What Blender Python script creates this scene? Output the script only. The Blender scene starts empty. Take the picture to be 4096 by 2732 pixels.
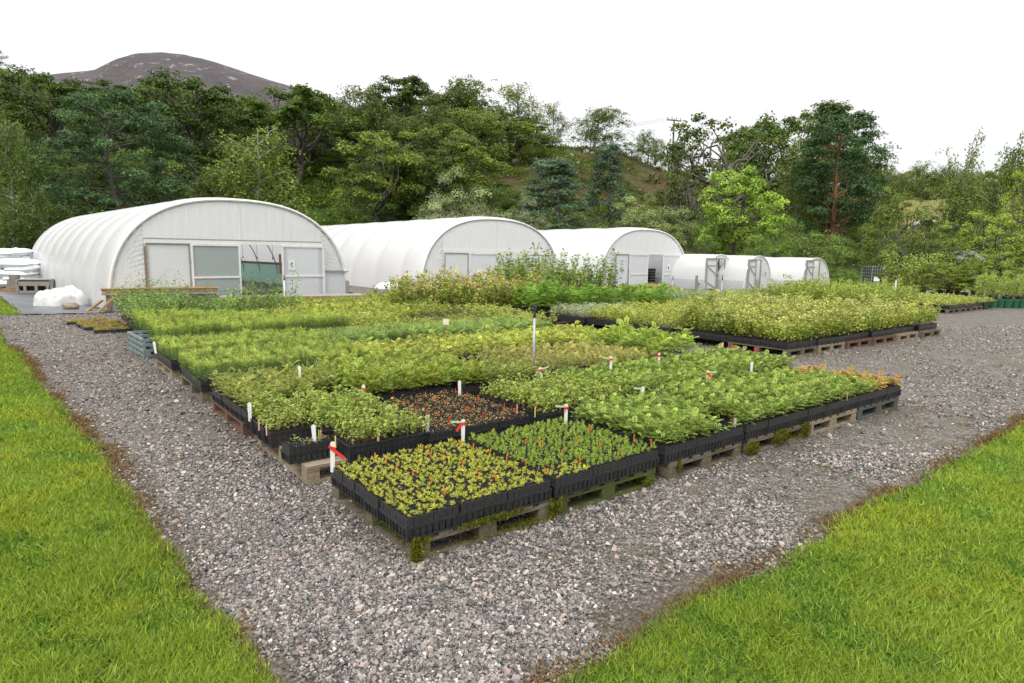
import bpy, math, random
import numpy as np
from mathutils import Matrix, Vector
scene = bpy.context.scene
PI = math.pi
rad = math.radians

# ------------------------------------------------------------------ camera
CAM_F, CAM_PITCH, CAM_ROLL, CAM_H = 2572.3, 0.13695, 0.015046, 1.7377     # focal length in pixels of a 4096 px wide frame
IW, IH = 4096, 2732
_F = np.array([0, math.cos(CAM_PITCH), -math.sin(CAM_PITCH)])
_R0 = np.array([1., 0, 0]); _U0 = np.cross(_R0, _F)
_R = math.cos(CAM_ROLL) * _R0 + math.sin(CAM_ROLL) * _U0
_U = -math.sin(CAM_ROLL) * _R0 + math.cos(CAM_ROLL) * _U0
cd = bpy.data.cameras.new("camera"); cam = bpy.data.objects.new("camera", cd)
scene.collection.objects.link(cam)
cd.sensor_width = 36; cd.lens = CAM_F / IW * 36; cd.clip_start = .05; cd.clip_end = 6000
cam.matrix_world = Matrix(((_R[0], _U[0], -_F[0], 0), (_R[1], _U[1], -_F[1], 0), (_R[2], _U[2], -_F[2], CAM_H), (0, 0, 0, 1)))
scene.camera = cam

# ------------------------------------------------------------------ sky and sun (overcast)
SKY_HORIZON, SKY_ZENITH = .80, 1.6
SUN_EL, SUN_AZ = rad(46), rad(205)          # azimuth clockwise from +Y; the sun stands behind the camera to the left
w = bpy.data.worlds.new("World"); scene.world = w; w.use_nodes = True
nt = w.node_tree; nt.nodes.clear()
sky = nt.nodes.new("ShaderNodeTexSky"); sky.sky_type = 'NISHITA'; sky.sun_disc = False
sky.sun_elevation = SUN_EL; sky.sun_rotation = SUN_AZ
tc = nt.nodes.new("ShaderNodeTexCoord"); mp = nt.nodes.new("ShaderNodeMapping"); mp.inputs['Scale'].default_value = (1.2, 1.2, 3.5)
nz = nt.nodes.new("ShaderNodeTexNoise"); nz.inputs['Scale'].default_value = 1.6; nz.inputs['Detail'].default_value = 5; nz.inputs['Roughness'].default_value = .5
cr = nt.nodes.new("ShaderNodeValToRGB")
cr.color_ramp.elements[0].position = .3; cr.color_ramp.elements[0].color = (9.2, 9.3, 9.45, 1)
cr.color_ramp.elements[1].position = .62; cr.color_ramp.elements[1].color = (10.6, 10.6, 10.6, 1)
mx = nt.nodes.new("ShaderNodeMix"); mx.data_type = 'RGBA'; mx.inputs[0].default_value = .95
bg = nt.nodes.new("ShaderNodeBackground"); bg.inputs['Strength'].default_value = .1
wo = nt.nodes.new("ShaderNodeOutputWorld")
L = nt.links.new
L(tc.outputs['Generated'], mp.inputs['Vector']); L(mp.outputs['Vector'], nz.inputs['Vector']); L(nz.outputs['Fac'], cr.inputs['Fac'])
# an overcast sky is brighter overhead than at the horizon
sx_ = nt.nodes.new("ShaderNodeSeparateXYZ"); L(tc.outputs['Generated'], sx_.inputs[0])
m0 = nt.nodes.new("ShaderNodeMath"); m0.operation = 'MAXIMUM'; m0.inputs[1].default_value = 0; L(sx_.outputs[2], m0.inputs[0])
m1 = nt.nodes.new("ShaderNodeMath"); m1.operation = 'POWER'; m1.inputs[1].default_value = 1.8; L(m0.outputs[0], m1.inputs[0])
m2 = nt.nodes.new("ShaderNodeMath"); m2.operation = 'MULTIPLY_ADD'; m2.inputs[1].default_value = SKY_ZENITH; m2.inputs[2].default_value = SKY_HORIZON; L(m1.outputs[0], m2.inputs[0])
mm = nt.nodes.new("ShaderNodeVectorMath"); mm.operation = 'SCALE'; L(cr.outputs[0], mm.inputs[0]); L(m2.outputs[0], mm.inputs['Scale'])
L(sky.outputs[0], mx.inputs[6]); L(mm.outputs[0], mx.inputs[7]); L(mx.outputs[2], bg.inputs['Color']); L(bg.outputs[0], wo.inputs['Surface'])
sl = bpy.data.lights.new("sun", 'SUN'); sl.energy = 1.5; sl.angle = rad(14); sl.color = (1, .96, .9)
so = bpy.data.objects.new("sun", sl); scene.collection.objects.link(so)
sd = Vector((math.sin(SUN_AZ) * math.cos(SUN_EL), math.cos(SUN_AZ) * math.cos(SUN_EL), math.sin(SUN_EL)))
so.rotation_euler = sd.to_track_quat('Z', 'Y').to_euler()
scene.view_settings.view_transform = 'Standard'; scene.view_settings.look = 'None'
scene.view_settings.exposure = 0.25; scene.view_settings.gamma = 1
scene.render.engine = 'CYCLES'
scene.cycles.max_bounces = 6; scene.cycles.diffuse_bounces = 3; scene.cycles.glossy_bounces = 2
scene.cycles.transmission_bounces = 5; scene.cycles.transparent_max_bounces = 6
scene.cycles.caustics_reflective = False; scene.cycles.caustics_refractive = False
scene.cycles.use_denoising = True

# ------------------------------------------------------------------ measuring helpers
def ray(x, y):
    d = (x - IW / 2) / CAM_F * _R - (y - IH / 2) / CAM_F * _U + _F
    return d
def at_depth(x, y, D):                      # the point of a sight line that lies D metres ahead
    d = ray(x, y); t = D / d[1]
    return np.array([d[0] * t, D, CAM_H + d[2] * t])
def on_ground(x, y, z=0.):
    d = ray(x, y); t = (z - CAM_H) / d[2]
    return np.array([d[0] * t, d[1] * t, z])
S = IW / 2351.                               # measured on a 2351 px wide view
TH = rad(37.8); OX, OY = -.52, 3.41
CU = np.array([math.cos(TH), math.sin(TH)]); CV = np.array([-math.sin(TH), math.cos(TH)])
def W(u, v, z=0.):                           # yard grid: u runs right along the pallets, v runs away from them
    return (OX + CU[0] * u + CV[0] * v, OY + CU[1] * u + CV[1] * v, z)

# ------------------------------------------------------------------ mesh helpers
class MB:
    def __init__(s): s.V = []; s.Q = []; s.T = []; s.C = []; s.n = 0; s.M = []
    def add(s, V, Q=None, T=None, C=None):
        V = np.asarray(V, float).reshape(-1, 3)
        if Q is not None and len(Q): s.Q.append(np.asarray(Q, int).reshape(-1, 4) + s.n)
        if T is not None and len(T): s.T.append(np.asarray(T, int).reshape(-1, 3) + s.n)
        s.V.append(V)
        if C is None: C = (1, 1, 1)
        C = np.asarray(C, float)
        if C.ndim == 1: C = np.tile(C, (len(V), 1))
        s.C.append(C); s.n += len(V); return s
    def box(s, c, d, rz=0, C=None, rx=0, ry=0):
        x, y, z = d[0] / 2, d[1] / 2, d[2] / 2
        P = np.array([(-x, -y, -z), (x, -y, -z), (x, y, -z), (-x, y, -z), (-x, -y, z), (x, -y, z), (x, y, z), (-x, y, z)])
        if rx: a, b = math.cos(rx), math.sin(rx); P = P @ np.array([[1, 0, 0], [0, a, b], [0, -b, a]])
        if ry: a, b = math.cos(ry), math.sin(ry); P = P @ np.array([[a, 0, -b], [0, 1, 0], [b, 0, a]])
        if rz: a, b = math.cos(rz), math.sin(rz); P = P @ np.array([[a, b, 0], [-b, a, 0], [0, 0, 1]])
        return s.add(P + np.array(c), [(0, 3, 2, 1), (4, 5, 6, 7), (0, 1, 5, 4), (1, 2, 6, 5), (2, 3, 7, 6), (3, 0, 4, 7)], C=C)
    def tube(s, path, r, n=6, C=None, cap=True):
        path = np.asarray(path, float); m = len(path); r = np.broadcast_to(np.asarray(r, float), (m,))
        tg = np.gradient(path, axis=0); tg /= np.linalg.norm(tg, axis=1)[:, None] + 1e-9
        ref = np.array([0, 0, 1.]) if abs(tg[:, 2]).mean() < .8 else np.array([1., 0, 0])
        a = np.cross(tg, ref); a /= np.linalg.norm(a, axis=1)[:, None] + 1e-9; b = np.cross(tg, a)
        ang = np.linspace(0, 2 * PI, n, endpoint=False)
        V = path[:, None] + r[:, None, None] * (np.cos(ang)[None, :, None] * a[:, None] + np.sin(ang)[None, :, None] * b[:, None])
        i = np.arange(m - 1)[:, None] * n; j = np.arange(n)[None]; k = (j + 1) % n
        Q = np.stack([i + j, i + k, i + n + k, i + n + j], -1).reshape(-1, 4)
        T = []
        if cap:
            for e, o in ((0, 1), (m - 1, 0)):
                for q in range(1, n - 1): T.append((e * n, e * n + q + o, e * n + q + 1 - o))
        return s.add(V.reshape(-1, 3), Q, T, C)
    def bar(s, a, b, w_, h_=None, C=None):                      # a rectangular bar between two points
        a = np.array(a, float); b = np.array(b, float); h_ = h_ or w_
        t = b - a; t /= np.linalg.norm(t); ref = np.array([0, 0, 1.]) if abs(t[2]) < .9 else np.array([0, 1., 0])
        p = np.cross(t, ref); p /= np.linalg.norm(p); q = np.cross(p, t)
        P = [e + sx * p * w_ / 2 + sy * q * h_ / 2 for e in (a, b) for sx, sy in ((-1, -1), (1, -1), (1, 1), (-1, 1))]
        return s.add(P, [(0, 1, 2, 3), (7, 6, 5, 4), (0, 4, 5, 1), (1, 5, 6, 2), (2, 6, 7, 3), (3, 7, 4, 0)], C=C)
    def grid(s, G, C=None, close=False):                        # G (a, b, 3)
        a, b = G.shape[:2]
        i = np.arange(a - 1)[:, None] * b; j = np.arange(b - 1)[None]
        Q = np.stack([i + j, i + j + 1, i + b + j + 1, i + b + j], -1).reshape(-1, 4)
        return s.add(G.reshape(-1, 3), Q, C=C)
    def merge(s, o, M=None):
        V, Q, T, C = o
        if M is not None: V = V @ M[0].T + M[1]
        return s.add(V, Q, T, C)
    def arrays(s):
        return (np.concatenate(s.V), np.concatenate(s.Q) if s.Q else np.zeros((0, 4), int),
                np.concatenate(s.T) if s.T else np.zeros((0, 3), int), np.concatenate(s.C))
    def mesh(s, name, mat, col=False, smooth=False):
        V, Q, T, C = s.arrays(); me = bpy.data.meshes.new(name)
        nq, ntt = len(Q), len(T)
        me.vertices.add(len(V)); me.vertices.foreach_set('co', V.astype(np.float32).ravel())
        me.loops.add(nq * 4 + ntt * 3); me.loops.foreach_set('vertex_index', np.concatenate([Q.ravel(), T.ravel()]).astype(np.int32))
        me.polygons.add(nq + ntt)
        me.polygons.foreach_set('loop_start', np.concatenate([np.arange(nq) * 4, nq * 4 + np.arange(ntt) * 3]).astype(np.int32))
        me.polygons.foreach_set('loop_total', np.concatenate([np.full(nq, 4), np.full(ntt, 3)]).astype(np.int32))
        me.polygons.foreach_set('use_smooth', np.full(nq + ntt, bool(smooth)))
        me.update(calc_edges=True)
        if col:
            at = me.color_attributes.new('Col', 'FLOAT_COLOR', 'POINT')
            at.data.foreach_set('color', np.concatenate([C, np.ones((len(C), 1))], 1).astype(np.float32).ravel())
        me.materials.append(mat); return me
    def obj(s, name, mat, parent=None, col=False, smooth=False):
        o = bpy.data.objects.new(name, s.mesh(name, mat, col, smooth)); scene.collection.objects.link(o)
        if parent: o.parent = parent
        return o
def tag(o, label=None, cat=None, group=None, kind=None):
    if label: o['label'] = label
    if cat: o['category'] = cat
    if group: o['group'] = group
    if kind: o['kind'] = kind
    return o
def thing(name, label, cat, loc=(0, 0, 0), rz=0, group=None, kind=None):
    o = bpy.data.objects.new(name, None); scene.collection.objects.link(o); o.empty_display_size = .1
    o.location = loc; o.rotation_euler = (0, 0, rz); return tag(o, label, cat, group, kind)
def place(name, me, parent=None, loc=(0, 0, 0), rz=0, sc=None, rot=None):
    o = bpy.data.objects.new(name, me); scene.collection.objects.link(o)
    if parent: o.parent = parent
    o.location = loc; o.rotation_euler = rot or (0, 0, rz)
    if sc is not None: o.scale = sc if hasattr(sc, '__len__') else (sc, sc, sc)
    return o
def copy_tree(o, parent=None):
    c = o.copy(); scene.collection.objects.link(c); c.parent = parent
    for ch in o.children: copy_tree(ch, c)
    return c

# ------------------------------------------------------------------ materials
def nodes(name):
    m = bpy.data.materials.new(name); m.use_nodes = True; t = m.node_tree; t.nodes.clear()
    out = t.nodes.new('ShaderNodeOutputMaterial'); p = t.nodes.new('ShaderNodeBsdfPrincipled')
    t.links.new(p.outputs[0], out.inputs['Surface']); return m, t, p, out
def N(t, kind, **kw):
    n = t.nodes.new('ShaderNode' + kind)
    for k, v in kw.items():
        if k[0] == '_': setattr(n, k[1:], v)
        else: n.inputs[k].default_value = v
    return n
def noise(t, scale, detail=3, rough=.5, vec=None, coord='Object', dist=0):
    n = N(t, 'TexNoise', Scale=scale, Detail=detail, Roughness=rough, Distortion=dist)
    if vec is None: vec = N(t, 'TexCoord').outputs[coord]
    t.links.new(vec, n.inputs['Vector']); return n
def ramp(t, src, stops):
    r = N(t, 'ValToRGB'); e = r.color_ramp.elements
    while len(e) < len(stops): e.new(.5)
    for k, (p, c) in enumerate(stops): e[k].position = p; e[k].color = (*c, 1) if len(c) == 3 else c
    t.links.new(src, r.inputs['Fac']); return r
def mix(t, fac, a, b, mode='MIX'):
    m = N(t, 'Mix', _data_type='RGBA', _blend_type=mode)
    for i, x in ((0, fac), (6, a), (7, b)):
        if hasattr(x, 'is_output') or hasattr(x, 'links'): t.links.new(x, m.inputs[i])
        else: m.inputs[i].default_value = x if i == 0 else (*x, 1)
    return m.outputs[2]
def bump(t, p, h, strength=.4, dist=.01):
    b = N(t, 'Bump', Strength=strength, Distance=dist); t.links.new(h, b.inputs['Height']); t.links.new(b.outputs[0], p.inputs['Normal'])
def simple(name, c1, c2, scale=20, rough=.7, bmp=0, dist=.003, metal=0, spec=.4, stretch=None, coord='Object', detail=4):
    m, t, p, out = nodes(name)
    vec = N(t, 'TexCoord').outputs[coord]
    if stretch:
        mpn = N(t, 'Mapping', Scale=stretch); t.links.new(vec, mpn.inputs['Vector']); vec = mpn.outputs[0]
    n = noise(t, scale, detail, .6, vec)
    r = ramp(t, n.outputs['Fac'], [(.3, c1), (.7, c2)])
    t.links.new(r.outputs[0], p.inputs['Base Color'])
    p.inputs['Roughness'].default_value = rough; p.inputs['Metallic'].default_value = metal; p.inputs['Specular IOR Level'].default_value = spec
    if bmp: bump(t, p, n.outputs['Fac'], bmp, dist)
    return m
def leaf_mat(name, trans=.3, rough=.5, vary=.2, spec=.3):
    m, t, p, out = nodes(name)
    a = N(t, 'Attribute', _attribute_name='Col'); oi = N(t, 'ObjectInfo')
    hsv = N(t, 'HueSaturation')
    mr = N(t, 'MapRange'); mr.inputs[3].default_value = 1 - vary; mr.inputs[4].default_value = 1 + vary
    t.links.new(oi.outputs['Random'], mr.inputs[0]); t.links.new(mr.outputs[0], hsv.inputs['Value']); t.links.new(a.outputs['Color'], hsv.inputs['Color'])
    t.links.new(hsv.outputs[0], p.inputs['Base Color']); p.inputs['Roughness'].default_value = rough; p.inputs['Specular IOR Level'].default_value = spec
    tr = N(t, 'BsdfTranslucent'); ms = N(t, 'MixShader'); ms.inputs[0].default_value = trans
    t.links.new(hsv.outputs[0], tr.inputs['Color']); t.links.new(p.outputs[0], ms.inputs[1]); t.links.new(tr.outputs[0], ms.inputs[2])
    t.links.new(ms.outputs[0], out.inputs['Surface']); return m
M = {}
M['leaf'] = leaf_mat('leaf'); M['plant'] = leaf_mat('plant_leaf', .27, .4, .08, .5); M['blade'] = leaf_mat('grass_blade', .35, .5, 0, .3)
M['bark'] = simple('bark', (.05, .042, .035), (.16, .14, .12), 14, .9, .5, .02, stretch=(1, 1, .3))
M['birch_bark'] = simple('birch_bark', (.12, .11, .1), (.5, .48, .45), 9, .8, .3, .01, stretch=(1, 1, 3))
M['pine_bark'] = simple('pine_bark', (.1, .05, .035), (.3, .15, .09), 10, .9, .4, .02, stretch=(1, 1, .4))
M['black'] = simple('black_plastic', (.014, .015, .016), (.040, .042, .045), 60, .33, .2, .002, spec=.6)
M['soil'] = simple('soil', (.008, .007, .006), (.035, .028, .02), 300, .9, .6, .004)
M['white_plastic'] = simple('white_plastic', (.72, .72, .70), (.82, .82, .8), 8, .45)
def wood(name, c1, c2, moss=.0, mossc=(.06, .08, .01)):
    m, t, p, out = nodes(name)
    vec = N(t, 'TexCoord').outputs['Object']; mpn = N(t, 'Mapping', Scale=(2.2, 14, 14)); t.links.new(vec, mpn.inputs['Vector'])
    n = noise(t, 5, 6, .65, mpn.outputs[0]); n2 = noise(t, 4.5, 5, .7, vec)
    r = ramp(t, n.outputs['Fac'], [(.28, c1), (.72, c2)])
    r2 = ramp(t, n2.outputs['Fac'], [(.62 - moss * .45, (0, 0, 0)), (.78 - moss * .35, (1, 1, 1))])
    o = mix(t, r2.outputs[0], r.outputs[0], mossc)
    t.links.new(o, p.inputs['Base Color']); p.inputs['Roughness'].default_value = .85; bump(t, p, n.outputs['Fac'], .5, .003); return m
M['wood'] = wood('weathered_wood', (.07, .055, .04), (.22, .18, .13), .25)
M['wood_pale'] = wood('pale_wood', (.16, .125, .085), (.36, .29, .2), .1)
M['wood_green'] = wood('mossy_wood', (.06, .05, .03), (.2, .17, .1), .7)
M['wood_red'] = wood('red_brown_wood', (.07, .035, .022), (.2, .11, .075), .1)
M['wood_blue'] = wood('blue_painted_wood', (.03, .055, .08), (.10, .165, .21), .6, (.085, .075, .05))
M['wood_fresh'] = wood('fresh_wood', (.2, .115, .05), (.38, .24, .12), 0)
M['wood_grey'] = wood('grey_wood', (.16, .15, .135), (.36, .34, .3), 0)
M['moss'] = leaf_mat('moss_tuft', .2, .9, .05, .1)
M['galv'] = simple('galvanised_steel', (.3, .31, .32), (.45, .46, .47), 30, .45, metal=.6)
M['metal_dark'] = simple('dark_metal', (.03, .03, .03), (.09, .085, .08), 40, .5, metal=.5)
M['white_frame'] = simple('white_painted_frame', (.66, .66, .64), (.8, .8, .79), 12, .45)
M['grey_frame'] = simple('weathered_frame', (.2, .19, .17), (.4, .38, .36), 18, .7)
M['red'] = simple('red_tape', (.62, .03, .02), (.75, .05, .03), 10, .5)
M['orange'] = simple('orange_plastic', (.75, .16, .03), (.85, .22, .05), 10, .45)
M['pink'] = simple('pink_plastic', (.7, .36, .3), (.8, .45, .36), 10, .45)
M['yellow'] = simple('yellow_plastic', (.65, .6, .08), (.75, .7, .14), 10, .5)
M['mint'] = simple('pale_green_plastic', (.4, .58, .38), (.48, .66, .45), 10, .5)
M['cream'] = simple('cream_card', (.68, .62, .45), (.78, .72, .56), 10, .6)
M['stone_grey'] = simple('lichen_rock', (.2, .2, .19), (.55, .54, .52), 3, .9, .5, .05)
M['concrete'] = simple('concrete', (.17, .155, .13), (.27, .25, .21), 12, .9, .4, .01)
M['white_cloth'] = simple('white_cloth', (.52, .52, .50), (.68, .68, .66), 5, .7, .7, .06)
M['bag'] = simple('white_bag', (.74, .77, .79), (.84, .86, .88), 3, .65, .3, .03)
M['blue'] = simple('blue_plastic', (.02, .12, .3), (.05, .2, .45), 5, .4)
M['glassgrey'] = simple('grey_pot_tray', (.14, .18, .18), (.27, .32, .31), 8, .5)
def film(name, base, trans=.35, rough=.3, wr=0, wdir='X', tint=(1, 1, 1), bscale=3.):
    m, t, p, out = nodes(name)
    vec = N(t, 'TexCoord').outputs['Object']
    n = noise(t, .8, 4, .55, vec)
    r = ramp(t, n.outputs['Fac'], [(.25, tuple(b * .92 for b in base)), (.75, base)])
    t.links.new(r.outputs[0], p.inputs['Base Color']); p.inputs['Roughness'].default_value = rough; p.inputs['Specular IOR Level'].default_value = .5
    tr = N(t, 'BsdfTranslucent'); tr.inputs['Color'].default_value = (*[b * c for b, c in zip(base, tint)], 1)
    ms = N(t, 'MixShader'); ms.inputs[0].default_value = trans
    t.links.new(p.outputs[0], ms.inputs[1]); t.links.new(tr.outputs[0], ms.inputs[2]); t.links.new(ms.outputs[0], out.inputs['Surface'])
    mpn = N(t, 'Mapping', Scale=(bscale * (6 if wr else 1), 1, .7 if wr else 1)); t.links.new(vec, mpn.inputs['Vector'])
    n3 = noise(t, 1.0, 3, .5, mpn.outputs[0])
    b = N(t, 'Bump', Strength=wr or .12, Distance=.05); t.links.new(n3.outputs['Fac'], b.inputs['Height'])
    t.links.new(b.outputs[0], p.inputs['Normal']); t.links.new(b.outputs[0], tr.inputs['Normal']); return m
M['film'] = film('polythene_film', (.88, .88, .875), .42, .3)
M['gable'] = film('gable_film', (.89, .90, .90), .42, .4, .55)
M['panel'] = film('frosted_panel', (.86, .88, .89), .45, .35, .15, bscale=2)
M['panel_green'] = film('greenish_frosted_panel', (.50, .56, .55), .4, .3, .1)
M['mesh_green'] = film('green_side_sheet', (.62, .80, .74), .6, .5)
M['clear_film'] = film('clear_grey_film', (.66, .68, .70), .4, .2)

# ------------------------------------------------------------------ terrain
rng = np.random.default_rng(11)
_PX = [-2500, -800, 0, 600, 1100, 1500, 2000, 2450, 2700, 2900, 3200, 3500, 3800, 4096, 5200, 7000]
_ZT = [31, 31, 28.5, 25, 20, 17, 17.0, 17.2, 14.5, 10.5, 8.5, 11.2, 11.8, 11, 9, 9]
_R0x = [-2500, 0, 1000, 2000, 2700, 3100, 3500, 4096, 7000]; _R0v = [44, 44, 50, 54, 58, 70, 84, 76, 60]
def sm(t): t = np.clip(t, 0, 1); return t * t * (3 - 2 * t)
def wav(x, y, f, s=0.):
    return (np.sin(x * f + 1.3 + s) * np.cos(y * f * .83 + .7 * s) + np.sin((x * .6 + y * .8) * f * 1.7 + 2.1 + s) * .6 + np.sin((x * .9 - y * .5) * f * 2.9 + s) * .35) / 1.95
def vn(x, y, f, seed=0, oct_=4):                # fractal value noise, about 0..1
    r_ = np.random.default_rng(1000 + seed); T_ = r_.random((256, 256)); out_ = 0; amp = 1; tot = 0
    for o_ in range(oct_):
        a = np.asarray(x, float) * f + 17.3 * o_; b = np.asarray(y, float) * f + 5.1 * o_
        i = np.floor(a).astype(int); j = np.floor(b).astype(int); u = a - i; v = b - j; u = u * u * (3 - 2 * u); v = v * v * (3 - 2 * v)
        g = lambda p_, q_: T_[p_ % 256, q_ % 256]
        out_ = out_ + amp * ((g(i, j) * (1 - u) + g(i + 1, j) * u) * (1 - v) + (g(i, j + 1) * (1 - u) + g(i + 1, j + 1) * u) * v)
        tot += amp; amp *= .5; f = f * 2
    return out_ / tot
def hz(x, y):
    x = np.asarray(x, float); y = np.asarray(y, float); D = np.maximum(y, 25.)
    px = np.clip(2048 + 2572 * x / D, -2500, 7000)
    zt = np.interp(px, _PX, _ZT); r0 = np.interp(px, _R0x, _R0v); rt = 104 + 8 * np.sin(px / 400)
    t = (D - r0) / (rt - r0); z = zt * (sm(t) * .75 + np.clip(t, 0, 1) * .25)
    z = z * (1 - .25 * sm((D - rt) / 60)) + np.clip(t * 2, 0, 1) * (wav(x, y, .16) * .9 + wav(x, y, .45, 2) * .35)
    return np.where(y < 30, 0, np.maximum(z, 0))
def stretch_axis(lo, hi, step, far, n=14):
    a = np.arange(lo, hi + step, step); g = np.geomspace(1, far - hi, n); gl = np.geomspace(1, far + lo if far + lo > 2 else 2, n)
    return np.concatenate([lo - gl[::-1], a, hi + g])
xs = stretch_axis(-140, 150, 1.6, 1800); ys = np.concatenate([np.linspace(-1500, -40, 6), np.arange(-20, 200, 1.6), 200 + np.geomspace(2, 2500, 16)])
X, Y = np.meshgrid(xs, ys); Z = hz(X, Y)
m, t, p, out = nodes('ground')
geo = N(t, 'NewGeometry'); pos = geo.outputs['Position']
att = N(t, 'Attribute', _attribute_name='Col'); sep = N(t, 'SeparateColor'); t.links.new(att.outputs['Color'], sep.inputs[0])
n1 = noise(t, .35, 8, .65, pos); n2 = noise(t, 3, 5, .7, pos); n3 = noise(t, .12, 4, .6, pos)
green = ramp(t, n2.outputs['Fac'], [(.3, (.02, .035, .008)), (.7, (.07, .11, .018))])
heath = ramp(t, n1.outputs['Fac'], [(.32, (.03, .045, .012)), (.46, (.09, .085, .03)), (.55, (.10, .055, .04)), (.68, (.14, .12, .05))])
grassy = ramp(t, n1.outputs['Fac'], [(.35, (.10, .14, .025)), (.6, (.24, .2, .08))])
lawnc = ramp(t, n2.outputs['Fac'], [(.3, (.12, .22, .02)), (.7, (.2, .3, .035))])
c = mix(t, sep.outputs[0], green.outputs[0], heath.outputs[0]); c = mix(t, sep.outputs[1], c, grassy.outputs[0]); c = mix(t, sep.outputs[2], c, lawnc.outputs[0])
t.links.new(c, p.inputs['Base Color']); p.inputs['Roughness'].default_value = .95; p.inputs['Specular IOR Level'].default_value = .1
bump(t, p, n2.outputs['Fac'], .8, .25)
PXg = 2048 + 2572 * X / np.maximum(Y, 25)
hm = sm((PXg - 1750) / 350) * sm((3050 - PXg) / 250) * sm((Z - 1.5) / 5)
gm = sm((PXg - 3000) / 250) * sm((Z - 1.) / 4)
lm = (Z < .6) * 1. * sm((Y - 26) / 4) * sm((110 - Y) / 5) * sm((PXg - 2700) / 300)
mb = MB(); mb.grid(np.stack([X, Y, Z - .004], -1), C=np.stack([hm.ravel(), gm.ravel(), lm.ravel()], -1))
tag(mb.obj('ground', m, col=True, smooth=True), 'green valley floor rising into a wooded and heathery hillside', kind='structure')

# distant heather mountain
prof = [(-1500, 520), (-700, 430), (0, 320), (430, 285), (520, 240), (600, 220), (700, 216), (780, 222), (900, 252), (1000, 285), (1100, 318), (1200, 350), (1340, 400), (1480, 450), (1700, 520), (2200, 640), (3000, 760), (4200, 830), (6000, 860)]
pxs = np.linspace(-1500, 6000, 260); top = np.interp(pxs, [a for a, b in prof], [b for a, b in prof])
G = np.zeros((40, len(pxs), 3))
for i, s_ in enumerate(np.linspace(0, 1, 40)):
    D = 620 + 800 * s_
    zt = np.array([at_depth(a_, b_, 1116)[2] for a_, b_ in zip(pxs, top)])
    zz = zt * sm(s_ / .62) * (1 - .3 * sm((s_ - .62) / .38)) - 4
    xx = (pxs - 2048) / 2572 * D
    G[i] = np.stack([xx, np.full_like(xx, D), zz + (wav(xx, D, .02) * 5 + wav(xx, D, .06, 1) * 2.5) * sm(s_ * 3) * sm(abs(s_ - .62) * 8)], -1)
m, t, p, out = nodes('heather_mountain'); pos = N(t, 'NewGeometry').outputs['Position']
n1 = noise(t, .012, 8, .62, pos); mpn = N(t, 'Mapping', Scale=(1, 1, 2.2)); t.links.new(pos, mpn.inputs['Vector']); n2 = noise(t, .05, 6, .7, mpn.outputs[0])
r1 = ramp(t, n1.outputs['Fac'], [(.3, (.05, .045, .05)), (.6, (.085, .07, .072)), (.8, (.11, .11, .075))])
r2 = ramp(t, n2.outputs['Fac'], [(.58, (0, 0, 0)), (.66, (1, 1, 1))])
c = mix(t, r2.outputs[0], r1.outputs[0], (.27, .26, .27)); t.links.new(c, p.inputs['Base Color']); p.inputs['Roughness'].default_value = 1; bump(t, p, n2.outputs['Fac'], .8, 8)
mb = MB(); mb.grid(G); tag(mb.obj('mountain', m, smooth=True), 'bare purple-brown mountain with pale rock behind the woods', kind='structure')

# ------------------------------------------------------------------ yard, lawns
LB = np.array([[-10.62, 13.23], [-8.97, 11.28], [-7.34, 9.58], [-6.25, 8.31], [-5.43, 7.44], [-4.6, 6.56], [-3.93, 5.78], [-3.53, 5.4], [-3.1, 4.86], [-2.71, 4.41], [-2.41, 4.03], [-2.09, 3.65], [-1.79, 3.34], [-1.57, 3.07], [-1.39, 2.87], [-1.18, 2.67], [-1.03, 2.49], [-.9, 2.3], [-.6, 1.8], [.2, 0], [.6, -3]])[::-1]
RB = np.array([[40, 35.5], [5.56, 6.79], [4.71, 6.09], [3.97, 5.52], [3.26, 4.93], [2.73, 4.54], [2.23, 4.13], [1.9, 3.79], [1.64, 3.63], [1.26, 3.29], [.97, 3.1], [.69, 2.86], [.51, 2.65], [.33, 2.52], [.17, 2.41], [.1, 2.2], [.1, 1.5], [.5, -3]])[::-1]
def edge_wob(x, y): return wav(x, y, 2.3) * .05 + wav(x, y, 7., 3) * .025
def dL(x, y):
    d = (np.interp(y, LB[:, 1], LB[:, 0]) - x) * .74 + edge_wob(x, y)
    return np.minimum(d, (13.4 - y + .25 * wav(x, y, .7)) * .9)
def dR(x, y): return (x - np.interp(y, RB[:, 1], RB[:, 0])) * .66 + edge_wob(x, y)
def dF(x, y): return np.minimum((y - 15.9), (16.09 + (-12.24 - x) * 1.104 - y) * .67) + edge_wob(x, y)
def fine_axis(a0, a, b, b1, st, cst): return np.concatenate([np.arange(a0, a, cst), np.arange(a, b, st), np.arange(b, b1 + cst, cst)])
gx = fine_axis(-60, -14, 14, 62, .11, 2.); gy = fine_axis(-8, .5, 15, 36, .11, 1.5)
X, Y = np.meshgrid(gx, gy)
dmin = np.maximum(np.maximum(dL(X, Y), dR(X, Y)), dF(X, Y))
dirt = np.exp(-np.maximum(-dmin, 0) / .14) * (.6 + .5 * wav(X, Y, 4.))
green_ = np.exp(-((X - 9) / 5.5) ** 2 - ((Y - 11) / 6) ** 2) * .4 + .45 * np.exp(-np.maximum(-dR(X, Y), 0) / .9)
mb = MB(); mb.grid(np.stack([X, Y, .004 + (wav(X, Y, 1.5) * .006 + wav(X, Y, 5.) * .003) * (np.hypot(X, Y) < 14)], -1), C=np.stack([np.clip(dirt, 0, 1).ravel(), green_.ravel(), dirt.ravel() * 0], -1))
m, t, p, out = nodes('gravel'); pos = N(t, 'NewGeometry').outputs['Position']
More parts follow.
